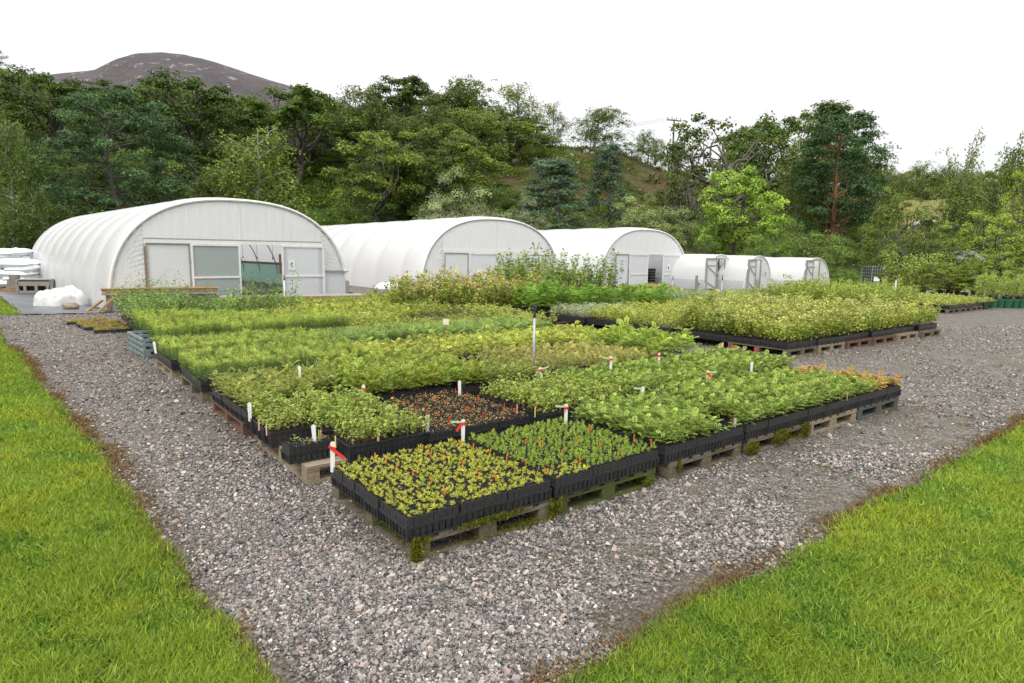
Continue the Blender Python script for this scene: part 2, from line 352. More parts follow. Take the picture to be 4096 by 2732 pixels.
att = N(t, 'Attribute', _attribute_name='Col'); sep = N(t, 'SeparateColor'); t.links.new(att.outputs['Color'], sep.inputs[0])
v1 = N(t, 'TexVoronoi', Scale=52., Randomness=1.); t.links.new(pos, v1.inputs['Vector'])
v2 = N(t, 'TexVoronoi', Scale=24., Randomness=1.); t.links.new(pos, v2.inputs['Vector'])
sc_ = N(t, 'SeparateColor'); t.links.new(v1.outputs['Color'], sc_.inputs[0]); sc2 = N(t, 'SeparateColor'); t.links.new(v2.outputs['Color'], sc2.inputs[0])
PEB = [(.0, (.10, .09, .08)), (.3, (.18, .165, .15)), (.55, (.26, .235, .21)), (.8, (.34, .28, .245)), (1., (.52, .47, .42))]
c1 = ramp(t, sc_.outputs[0], PEB); c2 = ramp(t, sc2.outputs[1], PEB)
bigm = ramp(t, sc2.outputs[0], [(.72, (0, 0, 0)), (.74, (1, 1, 1))])
c = mix(t, bigm.outputs[0], c1.outputs[0], c2.outputs[0]); c = mix(t, .22, c, (.10, .085, .06))
dk = ramp(t, v1.outputs['Distance'], [(.25, (1, 1, 1)), (.75, (.25, .24, .22))]); c = mix(t, 1., c, dk.outputs[0], 'MULTIPLY')
ln = noise(t, 2.4, 7, .7, pos); lm1 = ramp(t, ln.outputs['Fac'], [(.46, (0, 0, 0)), (.62, (1, 1, 1))])
ln2 = noise(t, 9, 5, .7, pos)
add = N(t, 'Math', _operation='MULTIPLY'); t.links.new(lm1.outputs[0], add.inputs[0])
ad2 = N(t, 'Math', _operation='ADD'); ad2.inputs[1].default_value = .35; t.links.new(sep.outputs[1], ad2.inputs[0]); t.links.new(ad2.outputs[0], add.inputs[1])
mossc = ramp(t, ln2.outputs['Fac'], [(.35, (.045, .04, .015)), (.6, (.11, .09, .03)), (.75, (.12, .13, .03))])
c = mix(t, add.outputs[0], c, mossc.outputs[0])
drt = ramp(t, ln2.outputs['Fac'], [(.35, (.03, .022, .012)), (.7, (.09, .065, .035))])
c = mix(t, sep.outputs[0], c, drt.outputs[0])
t.links.new(c, p.inputs['Base Color']); p.inputs['Roughness'].default_value = .7
hh = N(t, 'Math', _operation='SUBTRACT'); hh.inputs[0].default_value = 1; t.links.new(v1.outputs['Distance'], hh.inputs[1]); bump(t, p, hh.outputs[0], .9, .02)
tag(mb.obj('gravel_yard', m, col=True, smooth=True), 'grey and pink crushed gravel yard around the pallets', kind='structure')

def lawn(name, d, x0, x1, y0, y1, st, label):
    gx = np.arange(x0, x1, st); gy = np.arange(y0, y1, st); X, Y = np.meshgrid(gx, gy); dd = d(X, Y)
    Zl = .008 + .035 * sm(dd / .35) + (wav(X, Y, 1.1) * .012 + wav(X, Y, 3.1, 1) * .006) * sm(dd / .3)
    Vv = np.stack([X, Y, Zl], -1).reshape(-1, 3); b = len(gx)
    i = np.arange(len(gy) - 1)[:, None] * b; j = np.arange(b - 1)[None]
    Q = np.stack([i + j, i + j + 1, i + b + j + 1, i + b + j], -1).reshape(-1, 4)
    keep = (dd.ravel()[Q] > -.02).all(1); Q = Q[keep]; used = np.unique(Q); mp_ = np.zeros(len(Vv), int); mp_[used] = np.arange(len(used))
    mb = MB(); mb.add(Vv[used], mp_[Q]); return tag(mb.obj(name, M['lawn'], smooth=True), label, kind='structure')
m, t, p, out = nodes('lawn'); pos = N(t, 'NewGeometry').outputs['Position']
n1 = noise(t, 1.2, 5, .6, pos); n2 = noise(t, 40, 4, .7, pos)
r1 = ramp(t, n2.outputs['Fac'], [(.3, (.035, .07, .006)), (.7, (.13, .22, .02))]); t.links.new(r1.outputs[0], p.inputs['Base Color'])
p.inputs['Roughness'].default_value = .9; p.inputs['Specular IOR Level'].default_value = .1; bump(t, p, n2.outputs['Fac'], .8, .03); M['lawn'] = m
def lawnL_z(x, y, d): return .008 + .035 * sm(d / .35) + (wav(x, y, 1.1) * .012 + wav(x, y, 3.1, 1) * .006) * sm(d / .3)
lawn('lawn', dL, -34, .6, 0, 13.8, .09, 'bright green mown lawn left of the gravel')
lawn('lawn', dR, .1, 24, 0, 18, .09, 'bright green mown lawn right of the gravel')
lawn('lawn', dF, -26, -12, 15.6, 30, .14, 'small patch of lawn beside the black ground sheet')

# ------------------------------------------------------------------ leaves as little folded diamonds
def norm(a): return a / (np.linalg.norm(a, axis=-1, keepdims=True) + 1e-9)
def leaves(mb, P, D, Nn, Ln, Wd, C, mid=.45, sag=.0):
    """P base, D direction, Nn rough normal; all (n,3); Ln, Wd scalars or (n,)"""
    n = len(P); D = norm(D); Sd = norm(np.cross(D, Nn)); Nf = np.cross(Sd, D)
    Ln = np.broadcast_to(np.asarray(Ln, float), (n,))[:, None]; Wd = np.broadcast_to(np.asarray(Wd, float), (n,))[:, None]
    a = P; tip = P + D * Ln - Nf * Ln * sag; mm = P + D * Ln * mid + Nf * Ln * .06
    V = np.stack([a, mm + Sd * Wd / 2, tip, mm - Sd * Wd / 2], 1).reshape(-1, 3)
    Q = np.arange(n * 4).reshape(-1, 4); C = np.broadcast_to(C, (n, 3)); mb.add(V, Q, C=np.repeat(C, 4, 0))
def rdir(r, n): return norm(r.normal(size=(n, 3)))
def cols(r, n, c0, c1, v=.15):
    k = r.random((n, 1)); c = np.array(c0) * (1 - k) + np.array(c1) * k
    return np.clip(c * (1 + v * r.normal(size=(n, 1))), .003, 1)

# grass blades (one object per lawn's blades: nobody could count them)
def blades(name, dfun, n, region, label, seed, cmix=((.12, .215, .013), (.36, .47, .055)), lmin=.025, lmax=.065):
    r = np.random.default_rng(seed); P = []
    while sum(len(a) for a in P) < n:
        # density falls with distance
        D = region[2] * (region[3] / region[2]) ** (r.random(n) ** 1.15)
        x = (region[0] + (region[1] - region[0]) * r.random(n)) * D
        d = dfun(x, D); k = (d > .0) & (r.random(n) < np.clip(.35 + d * 4, 0, 1)); P.append(np.stack([x[k], D[k], d[k]], -1))
    P = np.concatenate(P)[:n]; x, y, d = P.T; dist = np.hypot(x, y)
    z = lawnL_z(x, y, d) - .004
    lean = r.normal(size=(n, 3)) * .55 + np.stack([wav(x, y, 3.) * .3, wav(x, y, 4., 2) * .3, np.zeros(n)], -1); lean[:, 2] = 1
    Ln = (lmin + (lmax - lmin) * r.random(n) ** 1.5) * (.55 + .9 * vn(x, y, 2.5, 9, 4)) * (1 + dist * .02); Wd = .0022 + dist * .0010
    pat = -.35 + 1.2 * vn(x, y, .9, 7, 3) + .6 * vn(x, y, 6, 8, 3); k = np.clip(pat * .5 + .5 * r.random(n), 0, 1)[:, None]
    C = np.array(cmix[0]) * (1 - k) + np.array(cmix[1]) * k; C *= 1 + .18 * r.normal(size=(n, 1))
    clo = (vn(x, y, 3.2, 12, 3) > .57) & (r.random(n) < .75); C[clo] = C[clo] * np.array([.62, .80, 1.1]); Ln = np.where(clo, Ln * .55, Ln); Wd = np.where(clo, Wd * 2.2, Wd)
    yel = sm((vn(x, y, 1.6, 14, 4) - .55) / .12)[:, None] * .5; C = C * (1 - yel) + C * np.array([1.35, 1.08, .9]) * yel
    dead = r.random(n) < .035 + .5 * np.exp(-d / .05); C[dead] = np.array([.22, .17, .06]) * (1 + .3 * r.normal(size=(dead.sum(), 1)))
    mb = MB(); leaves(mb, np.stack([x, y, z], -1), lean, rdir(r, n) * np.array([1, 1, .1]), Ln, Wd, np.clip(C, .01, 1), mid=.4, sag=.25)
    tag(mb.obj(name, M['blade'], col=True), label, 'grass', kind='stuff')
blades('grass', dL, 210000, (-1.1, .12, 2.2, 15.), 'short green grass blades of the left lawn', 1)
blades('grass', dR, 170000, (-.05, 1.25, 2.2, 12.), 'short green grass blades of the right lawn', 2)
blades('grass', dF, 9000, (-1.0, -.6, 15.5, 26.), 'grass blades of the patch beside the black ground sheet', 3)

# dry grass fringe along the lawn edges and brown weeds on the gravel
r = np.random.default_rng(5); mb = MB()
def tufts(mb, cx, cy, n, rad_, ln, c0, c1, flat=.6):
    k = len(cx); P = np.repeat(np.stack([cx, cy, np.full(k, .008)], -1), n, 0); P[:, :2] += r.normal(size=(k * n, 2)) * rad_
    D = r.normal(size=(k * n, 3)); D[:, 2] = abs(D[:, 2]) * flat + .15
    leaves(mb, P, D, rdir(r, k * n), ln * (.5 + r.random(k * n)), .003 + .0008 * np.hypot(P[:, 0], P[:, 1]), cols(r, k * n, c0, c1, .2), sag=.2)
for B, sgn in ((LB, 1), (RB, -1)):
    yy = r.uniform(2.2, 11, 1500) if sgn > 0 else r.uniform(2.3, 9, 1200)
    xx = np.interp(yy, B[:, 1], B[:, 0]) + sgn * (abs(r.normal(size=len(yy))) * .09 - .03)
    k = wav(xx, yy, 3.3) + r.normal(size=len(xx)) * .4 > -.1
    tufts(mb, xx[k], yy[k], 7, .02, .05, (.10, .06, .025), (.30, .19, .07), .35)
cx = r.uniform(-7, 6, 900); cy = r.uniform(2.5, 12, 900); k = (dL(cx, cy) < -.1) & (dR(cx, cy) < -.1) & (wav(cx, cy, .8) + r.random(900) > .8); tufts(mb, cx[k], cy[k], 14, .035, .03, (.14, .07, .03), (.3, .18, .07), .25)
tag(mb.obj('dry_weeds', M['blade'], col=True), 'dry brown grass and weeds fringing lawns and dotted over gravel', 'weeds', kind='stuff')

# loose stones
def stones(n, y0, y1, s0, s1, seed, pw=1.):
    r = np.random.default_rng(seed); P = np.zeros((0, 2))
    while len(P) < n:
        D = y0 * (y1 / y0) ** (r.random(n) ** pw); x = (-.95 + 1.9 * r.random(n)) * D
        k = (dL(x, D) < .03) & (dR(x, D) < .03) & (r.random(n) < 1.05 - .75 * np.exp(-np.maximum(-np.maximum(dL(x, D), dR(x, D)), 0) / .12) - .92 * sm((vn(x, D, 1.3, 2, 5) - .50) / .09) * (.5 + .5 * sm((x + .5) / 2)))
        P = np.concatenate([P, np.stack([x, D], -1)[k]])
    P = P[:n]; dist = np.hypot(P[:, 0], P[:, 1])
    sz = s0 * (1 + (s1 / s0 - 1) * r.random(n) ** 3) * (.8 + dist * .05)
    base = np.array([(-1, -1, -1), (1, -1, -1), (1, 1, -1), (-1, 1, -1), (-1, -1, 1), (1, -1, 1), (1, 1, 1), (-1, 1, 1)]) * .5
    Vv = base[None] * (1 + .5 * r.uniform(-1, 1, (n, 8, 3))) * np.stack([np.ones(n), r.uniform(.6, 1, n), r.uniform(.4, .8, n)], -1)[:, None]
    q = norm(r.normal(size=(n, 4)) * np.array([1, .35, .35, 1])); a, b, c_, d = q.T
    R = np.stack([1 - 2 * (c_ * c_ + d * d), 2 * (b * c_ - a * d), 2 * (b * d + a * c_), 2 * (b * c_ + a * d), 1 - 2 * (b * b + d * d), 2 * (c_ * d - a * b), 2 * (b * d - a * c_), 2 * (c_ * d + a * b), 1 - 2 * (b * b + c_ * c_)], -1).reshape(n, 3, 3)
    Vv = np.einsum('nij,nkj->nki', R, Vv) * sz[:, None, None]
    Vv[..., :2] += P[:, None]; Vv[..., 2] += (.006 + sz * .22)[:, None]
    F = np.array([(0, 3, 2, 1), (4, 5, 6, 7), (0, 1, 5, 4), (1, 2, 6, 5), (2, 3, 7, 6), (3, 0, 4, 7)])
    Q = (np.arange(n)[:, None, None] * 8 + F[None]).reshape(-1, 4)
    pal = np.array([(.125, .115, .105), (.19, .178, .162), (.27, .25, .225), (.35, .275, .235), (.40, .33, .285), (.50, .47, .43), (.06, .058, .056)])
    C = pal[r.choice(7, n, p=[.24, .25, .2, .12, .07, .03, .09])] * (1 + .15 * r.normal(size=(n, 1)))
    return Vv.reshape(-1, 3), Q, np.repeat(np.clip(C, .02, .8), 8, 0)
m, t, p, out = nodes('stone'); a = N(t, 'Attribute', _attribute_name='Col'); t.links.new(a.outputs['Color'], p.inputs['Base Color']); p.inputs['Roughness'].default_value = .65; M['stone'] = m
mb = MB()
for args in ((64000, 2.3, 5.6, .0062, .020, 1, 1.1), (50000, 5.2, 17., .0085, .021, 2, .95), (2400, 2.3, 9, .018, .034, 3, 1.)):
    v_, q_, c_ = stones(*args); mb.add(v_, q_, C=c_)
tag(mb.obj('gravel_stones', M['stone'], col=True), 'loose crushed stones scattered over the gravel yard', 'gravel', kind='stuff')

# ------------------------------------------------------------------ seedlings and saplings: prototypes as arrays
def stemq(mb, P0, P1, wd, C):
    P0 = np.atleast_2d(P0); P1 = np.atleast_2d(P1); n = len(P0)
    for nn in ((1, 0, 0), (0, 1, 0)): leaves(mb, P0, P1 - P0, np.tile(nn, (n, 1)) + .01, np.linalg.norm(P1 - P0, axis=1), wd, C, mid=.2)
def pl_tuft(r, h, n, L_, W_, c0, c1, up=.8):                      # a young conifer: one tuft of needles
    mb = MB(); z = h * (.35 + .65 * r.random(n)); P = np.stack([r.normal(size=n) * .002, r.normal(size=n) * .002, z], -1)
    D = r.normal(size=(n, 3)); D[:, 2] = abs(D[:, 2]) * .5 + up * (z / h) ** 1.5
    leaves(mb, P, D, rdir(r, n), L_ * (.6 + .5 * r.random(n)), W_, cols(r, n, c0, c1, .12), sag=.1)
    stemq(mb, (0, 0, -.01), (0, 0, h), .003, (.1, .05, .02)); return mb.arrays()
def pl_pine(r, h, n, L_, W_, c0, c1):                             # a bushy pine shoot, needles all the way up
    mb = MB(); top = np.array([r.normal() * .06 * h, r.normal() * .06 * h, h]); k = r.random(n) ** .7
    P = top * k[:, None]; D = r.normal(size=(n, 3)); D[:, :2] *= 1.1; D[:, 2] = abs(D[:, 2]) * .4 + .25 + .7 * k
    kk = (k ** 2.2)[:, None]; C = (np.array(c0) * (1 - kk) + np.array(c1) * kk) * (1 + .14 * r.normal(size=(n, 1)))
    leaves(mb, P, D, rdir(r, n), L_ * (.6 + .5 * r.random(n)), W_, np.clip(C, .005, 1), sag=.15)
    stemq(mb, (0, 0, -.02), top * .97, .006, (.2, .11, .05)); return mb.arrays()
def pl_pinnate(r, h, nl, L_, c0, c1, lw=.0085, ll=.02, pairs=5, stem=(.12, .06, .03), el=.55):      # rowan: compound leaves
    mb = MB(); top = np.array([r.normal() * .08 * h, r.normal() * .08 * h, h * .8]); stemq(mb, (0, 0, -.01), top, .004, stem)
    k = np.clip(.25 + .8 * np.arange(nl) / nl + r.normal(size=nl) * .05, .1, 1.); az = np.arange(nl) * 2.4 + r.random() * 6
    e = el + .5 * k + r.normal(size=nl) * .2; D = np.stack([np.cos(az) * np.cos(e), np.sin(az) * np.cos(e), np.sin(e)], -1)
    LL = L_ * (.7 + .4 * r.random(nl)); B = top * k[:, None]
    for i in range(nl):
        s_ = np.linspace(.28, 1, pairs); arc = B[i] + D[i] * LL[i] * s_[:, None] - np.array([0, 0, 1]) * LL[i] * .35 * s_[:, None] ** 2
        Sd = np.cross(D[i], (0, 0, 1)); Sd /= np.linalg.norm(Sd) + 1e-6; Up = np.cross(Sd, D[i]); cc = cols(r, 1, c0, c1, .1)[0]
        T_ = norm(D[i] - np.array([0, 0, .7]) * s_[:, None])
        for sg in (-1, 1):
            leaves(mb, arc, Sd * sg + T_ * .45, np.tile(Up, (pairs, 1)), ll * (1.1 - .35 * abs(s_ - .6)), lw, cols(r, pairs, cc, cc, .06), sag=.15)
        leaves(mb, arc[-1:], T_[-1:], Up[None], ll, lw, cc[None])
    return mb.arrays()
def pl_leafy(r, h, n, L_, W_, c0, c1, spread=.02, stem=(.12, .07, .03), tipc=None, lo=.15, nst=1):   # simple leaved sapling
    mb = MB()
    for s_ in range(nst):
        hh = h * (.75 + .35 * r.random()); top = np.array([r.normal() * spread * 1.5, r.normal() * spread * 1.5, hh]); stemq(mb, (0, 0, -.01), top, .003 + .004 * h, stem)
        m_ = n // nst; k = lo + (1 - lo) * r.random(m_) ** .85; az = r.random(m_) * 2 * PI
        off = np.stack([np.cos(az), np.sin(az), .25 * np.ones(m_)], -1) * (spread * (1.25 - .7 * k) * r.random(m_))[:, None]
        D = np.stack([np.cos(az), np.sin(az), r.normal(size=m_) * .45 + .25], -1); C = cols(r, m_, c0, c1, .13)
        if tipc is not None: t_ = (k > .82) & (r.random(m_) < .6); C[t_] = np.array(tipc) * (1 + .15 * r.normal(size=(t_.sum(), 1)))
        leaves(mb, top * k[:, None] + off, D, np.tile((0, 0, 1.), (m_, 1)) + r.normal(size=(m_, 3)) * .5, L_ * (.6 + .5 * r.random(m_)), W_, np.clip(C, .005, 1), mid=.42, sag=.25)
    return mb.arrays()
SP = {  # species: maker(r), for trays on the nearer pallets
 'pineY': lambda r: pl_tuft(r, .024, 20, .024, .0046, (.42, .45, .05), (.72, .70, .12), 1.0),
 'pineG': lambda r: pl_tuft(r, .042, 30, .022, .0042, (.22, .36, .05), (.48, .58, .09), 1.1),
 'rowan': lambda r: pl_pinnate(r, .13, 7, .07, (.15, .25, .03), (.48, .56, .13), .0085, .019),
 'rowanB': lambda r: pl_pinnate(r, .14, 7, .07, (.20, .26, .04), (.44, .46, .11), .0085, .017),
 'rowanF': lambda r: pl_pinnate(r, .19, 9, .10, (.22, .31, .035), (.48, .53, .10), .011, .022),
 'rowanO': lambda r: pl_pinnate(r, .075, 6, .055, (.44, .38, .08), (.56, .34, .12), .011, .019, stem=(.3, .1, .05)),
 'willow': lambda r: pl_leafy(r, .14, 15, .026, .019, (.20, .30, .03), (.44, .50, .09), .018, (.25, .12, .06)),
 'red': lambda r: pl_leafy(r, .055, 7, .014, .010, (.36, .16, .07), (.45, .42, .09), .014, (.12, .05, .03)),
 'dull': lambda r: pl_leafy(r, .035, 5, .016, .012, (.18, .25, .05), (.3, .3, .08), .014, (.12, .05, .03)),
 'sparse': lambda r: pl_pinnate(r, .05, 4, .04, (.2, .3, .05), (.36, .40, .08), .010, .016),
}
TL, TW, TH_ = .35, .176, .134                                    # a tray of 8 x 4 deep cells
protos = {}
for k_, (sp, f) in enumerate(SP.items()): protos[sp] = [f(np.random.default_rng(100 + k_ * 20 + i)) for i in range(10)]
def rotz(a, s_=1.): c_, d_ = math.cos(a) * s_, math.sin(a) * s_; return np.array([[c_, -d_, 0], [d_, c_, 0], [0, 0, s_]])
def rot_tilt(r, s_, tilt=.12):
    a = r.random() * 2 * PI; R_ = rotz(a, s_); tx, ty = r.normal() * tilt, r.normal() * tilt
    return np.array([[1, 0, tx], [0, 1, ty], [-tx, -ty, 1]]) @ R_
CX = (np.arange(8) - 3.5) * .0425; CY = (np.arange(4) - 1.5) * .0425
def tint(o, r, v=.16):
    V_, Q_, T_, C_ = o; k = 1 + v * r.normal(); return V_, Q_, T_, np.clip(C_ * np.array([k * (1 + .06 * r.normal()), k, k]), .004, 1)
def tray_foliage(sp, seed, dens=1., pr=None, jit=.3):
    r = np.random.default_rng(seed); mb = MB()
    for x in CX:
        for y in CY:
            if r.random() > dens: continue
            s_ = max(.4, 1 + jit * r.normal() * .8 + (.35 * r.random() if r.random() < .12 else 0))
            mb.merge(tint(protos[sp][r.integers(10)], r), (rot_tilt(r, s_), np.array([x + r.normal() * .004, y + r.normal() * .004, TH_ - .012])))
    return mb.mesh('foliage_' + sp, M['plant'], True)
FOL = {sp: [tray_foliage(sp, 7 * i + 3, {'rowan': .97, 'red': .85, 'sparse': .35, 'dull': .8, 'willow': .97, 'rowanO': .75}.get(sp, .98)) for i in range(4)] for sp in SP if sp not in ('pineY', 'pineG')}
SEED = {sp: [(lambda mb: mb.mesh('seedling', M['plant'], True))(MB().merge(protos[sp][i])) for i in range(10)] for sp in ('pineY', 'pineG')}
# the deep cell tray: a pack of tapered open cells that hangs in a banded holder
def cellpack(rim=.072, full=TH_, seed=0, flat=False):
    r = np.random.default_rng(seed); mb = MB(); sl_ = MB()
    for ix, x in enumerate(CX):
        for iy, y in enumerate(CY):
            top = full - (.0 if flat else .0015 * r.random()); a, b, w_ = .0205, .014, .0014
            jx, jy = r.normal(size=2) * .0006
            def sq(h, s_, z): return [(x + jx - h, y + jy - s_, z), (x + jx + h, y + jy - s_, z), (x + jx + h, y + jy + s_, z), (x + jx - h, y + jy + s_, z)]
            V = sq(b * .9, b, .004) + sq(a * .98, a, top * .62) + sq(a, a, top) + sq(a - w_, a - w_, top) + sq(a - w_ * 1.5, a - w_ * 1.5, top - .012)
            Q = [(0, 3, 2, 1)]
            for lv in range(4):
                for q in range(4): Q.append((lv * 4 + q, lv * 4 + (q + 1) % 4, lv * 4 + 4 + (q + 1) % 4, lv * 4 + 4 + q))
            mb.add(V, Q)
            g = a - w_ * 1.4; sl_.add([(x - g, y - g, top - .011), (x + g, y - g, top - .011), (x + g, y + g, top - .011), (x - g, y + g, top - .011)], [(0, 1, 2, 3)])
    return mb.mesh('cell_pack', M['black']), sl_.mesh('compost', M['soil'])
def holder(zr, lower=True):
    mb = MB(); x, y = TL / 2 - .002, TW / 2 - .001
    for sx, sy, dx, dy in ((0, -1, 2 * x, .003), (0, 1, 2 * x, .003), (-1, 0, .003, 2 * y), (1, 0, .003, 2 * y)):
        mb.box((sx * x, sy * y, zr), (dx + .004, dy + .006, .006)); mb.box((sx * x, sy * y, zr - .007), (dx, dy, .012))
        mb.box((sx * (x - .004), sy * (y - .004), .006), (dx, dy + .004, .006))
    for sx in (-1, 1):
        for sy in (-1, 1): mb.bar((sx * (x - .006), sy * (y - .006), .004), (sx * x, sy * y, zr), .010, .010)
    for k in range(1, 8):
        for sy in (-1, 1): mb.bar((-x + k * 2 * x / 8, sy * (y - .0055), .006), (-x + k * 2 * x / 8, sy * (y - .001), zr), .0035, .003)
    for k in range(1, 4):
        for sx in (-1, 1): mb.bar((sx * (x - .0055), -y + k * 2 * y / 4, .006), (sx * (x - .001), -y + k * 2 * y / 4, zr), .003, .0035)
    return mb.mesh('holder', M['black'])
PACK, SOILM = cellpack(); HOLD_LOW, HOLD_TOP = holder(.078), holder(.128)
ORD = ['first', 'second', 'third', 'fourth', 'fifth', 'sixth', 'seventh', 'eighth', 'ninth', 'tenth', 'eleventh', 'twelfth']
def tray(x, y, z, rz, sp, label, group, top_rim=False, dens=1., r=random.Random(3)):
    t_ = thing('seedling_tray', label, 'plant tray', (x, y, z), rz, group)
    place('cell_pack', PACK, t_); place('compost', SOILM, t_); place('holder', HOLD_TOP if top_rim else HOLD_LOW, t_)
    if sp in SEED:
        for cx_ in CX:
            for cy_ in CY:
                if r.random() < .05: continue
                place('seedling', SEED[sp if r.random() < .93 or sp == 'pineG' else 'pineG'][r.randrange(10)], t_, (cx_ + r.gauss(0, .004), cy_ + r.gauss(0, .004), TH_ - .012), rot=(r.gauss(0, .12), r.gauss(0, .12), r.random() * 6.28), sc=max(.5, r.gauss(1, .2)))
    elif sp: tag(place('foliage', FOL[sp][r.randrange(4)], t_, rz=PI * r.randrange(2)), kind='stuff')
    return t_
TR = random.Random(9)
PZ = .146
def pallet_load(u0, v0, spf, plabel, group, nu=3, nv=6, pu=.35, pv=.177, top_rim=False, skip=(), jit=1., z=PZ, name=None):
    for a in range(nu):
        for b in range(nv):
            if (a, b) in skip: continue
            sp = spf(a, b) if callable(spf) else spf
            nm = name(a, b) if name else {'pineY': 'yellow-green pine', 'pineG': 'green pine', 'rowan': 'rowan', 'rowanB': 'olive rowan', 'rowanF': 'ferny rowan', 'rowanO': 'orange rowan', 'willow': 'round-leaved', 'red': 'reddish', 'dull': 'small dull', 'sparse': 'sparse rowan', None: 'empty'}[sp]
            u = u0 + pu * (a + .5) + TR.gauss(0, .004) * jit; v = v0 + pv * (b + .5) + TR.gauss(0, .004) * jit
            x, y, _ = W(u, v)
            tray(x, y, z + TR.random() * .002, TH + TR.gauss(0, .012) * jit, sp, f'black tray of {nm} seedlings, {ORD[b]} row {ORD[a]} tray, {plabel}', group, top_rim)

# ------------------------------------------------------------------ pallets
def pallet_meshes(mat, moss=0, seed=0, deck_dir='v'):
    r = random.Random(seed); parts = []
    mb = MB()
    if deck_dir == 'v':
        for k in range(7): mb.box((-.5 + .05 + k * .15 + r.gauss(0, .003), 0, .1345 + r.gauss(0, .0005)), (.095 if k % 3 else .1, 1.2 + r.gauss(0, .004), .021), r.gauss(0, .002))
        for y in (-.55, 0, .55): mb.box((0, y, .1135), (1.0, .098, .0205))
    else:
        for k in range(7): mb.box((0, -.6 + .06 + k * .18 + r.gauss(0, .004), .1345), (1.0 + r.gauss(0, .004), .13 if k in (0, 6) else .095, .021), r.gauss(0, .002))
        for x in (-.45, 0, .45): mb.box((x, 0, .1135), (.098, 1.2, .0205))
    parts.append(('deck', mb.mesh('deck', mat), (0, 0, 0)))
    for ix, x in enumerate((-.45, 0, .45)):
        for y in (-.545, 0, .545):
            b = MB().box((0, 0, 0), (.1 if ix != 1 else .13, .1, .0785), r.gauss(0, .02)); parts.append(('block', b.mesh('block', mat), (x + r.gauss(0, .003), y, .0632)))
    for y in (-.55, 0, .55): parts.append(('base_board', MB().box((0, 0, 0), (1.0, .1 if y else .09, .0205)).mesh('base_board', mat), (0, y, .0125)))
    for x in (-.45, .45): parts.append(('base_board', MB().box((0, 0, 0), (.095, .998, .019)).mesh('base_board', mat), (x, 0, .0118)))
    return parts
PM = {}
def pallet(u, v, kind, label, group='timber pallets under the seedling trays', rz=0., moss=None, z=0):
    mats = {'a': 'wood', 'p': 'wood_pale', 'g': 'wood_green', 'r': 'wood_red', 'b': 'wood_blue'}
    kd = kind[0]; dd = 'u' if len(kind) > 1 else 'v'
    if kind not in PM: PM[kind] = pallet_meshes(M[mats[kd]], seed=len(PM), deck_dir=dd)
    x, y, _ = W(u + .5, v + .6); t_ = thing('pallet', label, 'pallet', (x, y, z), TH + rz, group)
    for n_, me, lc in PM[kind]: place(n_, me, t_, lc)
    if moss:
        r = np.random.default_rng(int(u * 10) + 5); mb = MB()
        for (cx_, cy_, cz_, sx, sy, sz, n_) in moss:
            P = np.array([cx_, cy_, cz_]) + r.normal(size=(n_, 3)) * np.array([sx, sy, sz]); P[:, 2] = np.clip(P[:, 2], .005, .152)
            D = r.normal(size=(n_, 3)); D[:, 2] += .4; D[:, 1] -= .5
            leaves(mb, P, D, rdir(r, n_), .018, .006, cols(r, n_, (.07, .08, .008), (.22, .22, .03), .2))
        tag(mb.obj('moss', M['moss'], t_, col=True), kind='stuff')
    return t_
F_ = -.6
P1M = [(-.5, F_, .06, .015, .01, .045, 1600), (-.47, F_ - .005, .13, .03, .012, .012, 500), (-.02, F_, .138, .09, .012, .010, 1900), (.2, F_ + .01, .142, .05, .01, .008, 700), (.3, F_ + .02, .026, .12, .02, .008, 900), (.5, F_, .07, .008, .01, .04, 600), (-.505, -.3, .12, .012, .2, .02, 1500), (-.05, F_ + .03, .028, .1, .02, .006, 400)]
pallet(0, 0, 'a', 'mossy corner pallet nearest the camera under yellow-green pine trays', moss=P1M)
pallet(1.07, .02, 'g', 'green-stained second pallet from the front corner', moss=[(.42, F_, .05, .03, .008, .01, 300), (-.5, F_, .1, .01, .02, .03, 400)])
pallet(2.22, .03, 'a', 'grey-brown third pallet from the front corner with one moss tuft', rz=.02, moss=[(-.38, F_, .1, .012, .008, .02, 350)])
pallet(3.33, .03, 'a', 'thickly moss-hung fourth pallet from the front corner', moss=[(-.45, F_ - .01, .06, .04, .012, .03, 1500), (.0, F_ - .01, .10, .05, .012, .03, 1800), (.45, F_ - .01, .09, .035, .012, .035, 1500), (.2, F_ + .05, .03, .15, .03, .008, 900)])
pallet(4.37, .03, 'p', 'pale brown fifth pallet from the front corner')
pallet(5.42, .03, 'b', 'blue-painted pallet at the right end of the front row')
pallet(-.06, 1.53, 'pu', 'pallet left half bare under the round-leaved trays, second row corner')
pallet(1.0, 1.55, 'b', 'blue-edged pallet under the reddish seedling trays')
pallet(2.08, 1.5, 'a', 'brown pallet under the second block of round-leaved trays')
pallet(-.08, 3.12, 'ru', 'red-brown pallet with open bays under olive rowan trays')
pallet(-.08, 4.72, 'a', 'brown pallet under the first black pine trays on the left edge')
pallet(-.1, 6.36, 'pu', 'pale pallet under the potted pines on the left edge')
pallet(.0, 8.0, 'b', 'dark blue pallet behind the pale pine pallet on left edge')
pallet(.1, 12.5, 'a', 'small dark pallet at the far left corner by the flat trays')
for k, (kd, lb) in enumerate([('a', 'shadowed first pallet of the tall birch block'), ('p', 'pale second pallet of the tall birch block'), ('r', 'red-brown third pallet of the tall birch block'), ('r', 'red-brown fourth pallet of the tall birch block'), ('p', 'pale fifth pallet of the tall birch block'), ('a', 'last pallet at the far end of tall birch block')]):
    pallet(8.86 + [0, 1.0, 2.05, 3.12, 4.2, 5.3][k] , 2.76 - .03 * k + (0 if k < 5 else -.03), kd, lb, 'pallets under the tall birch block')
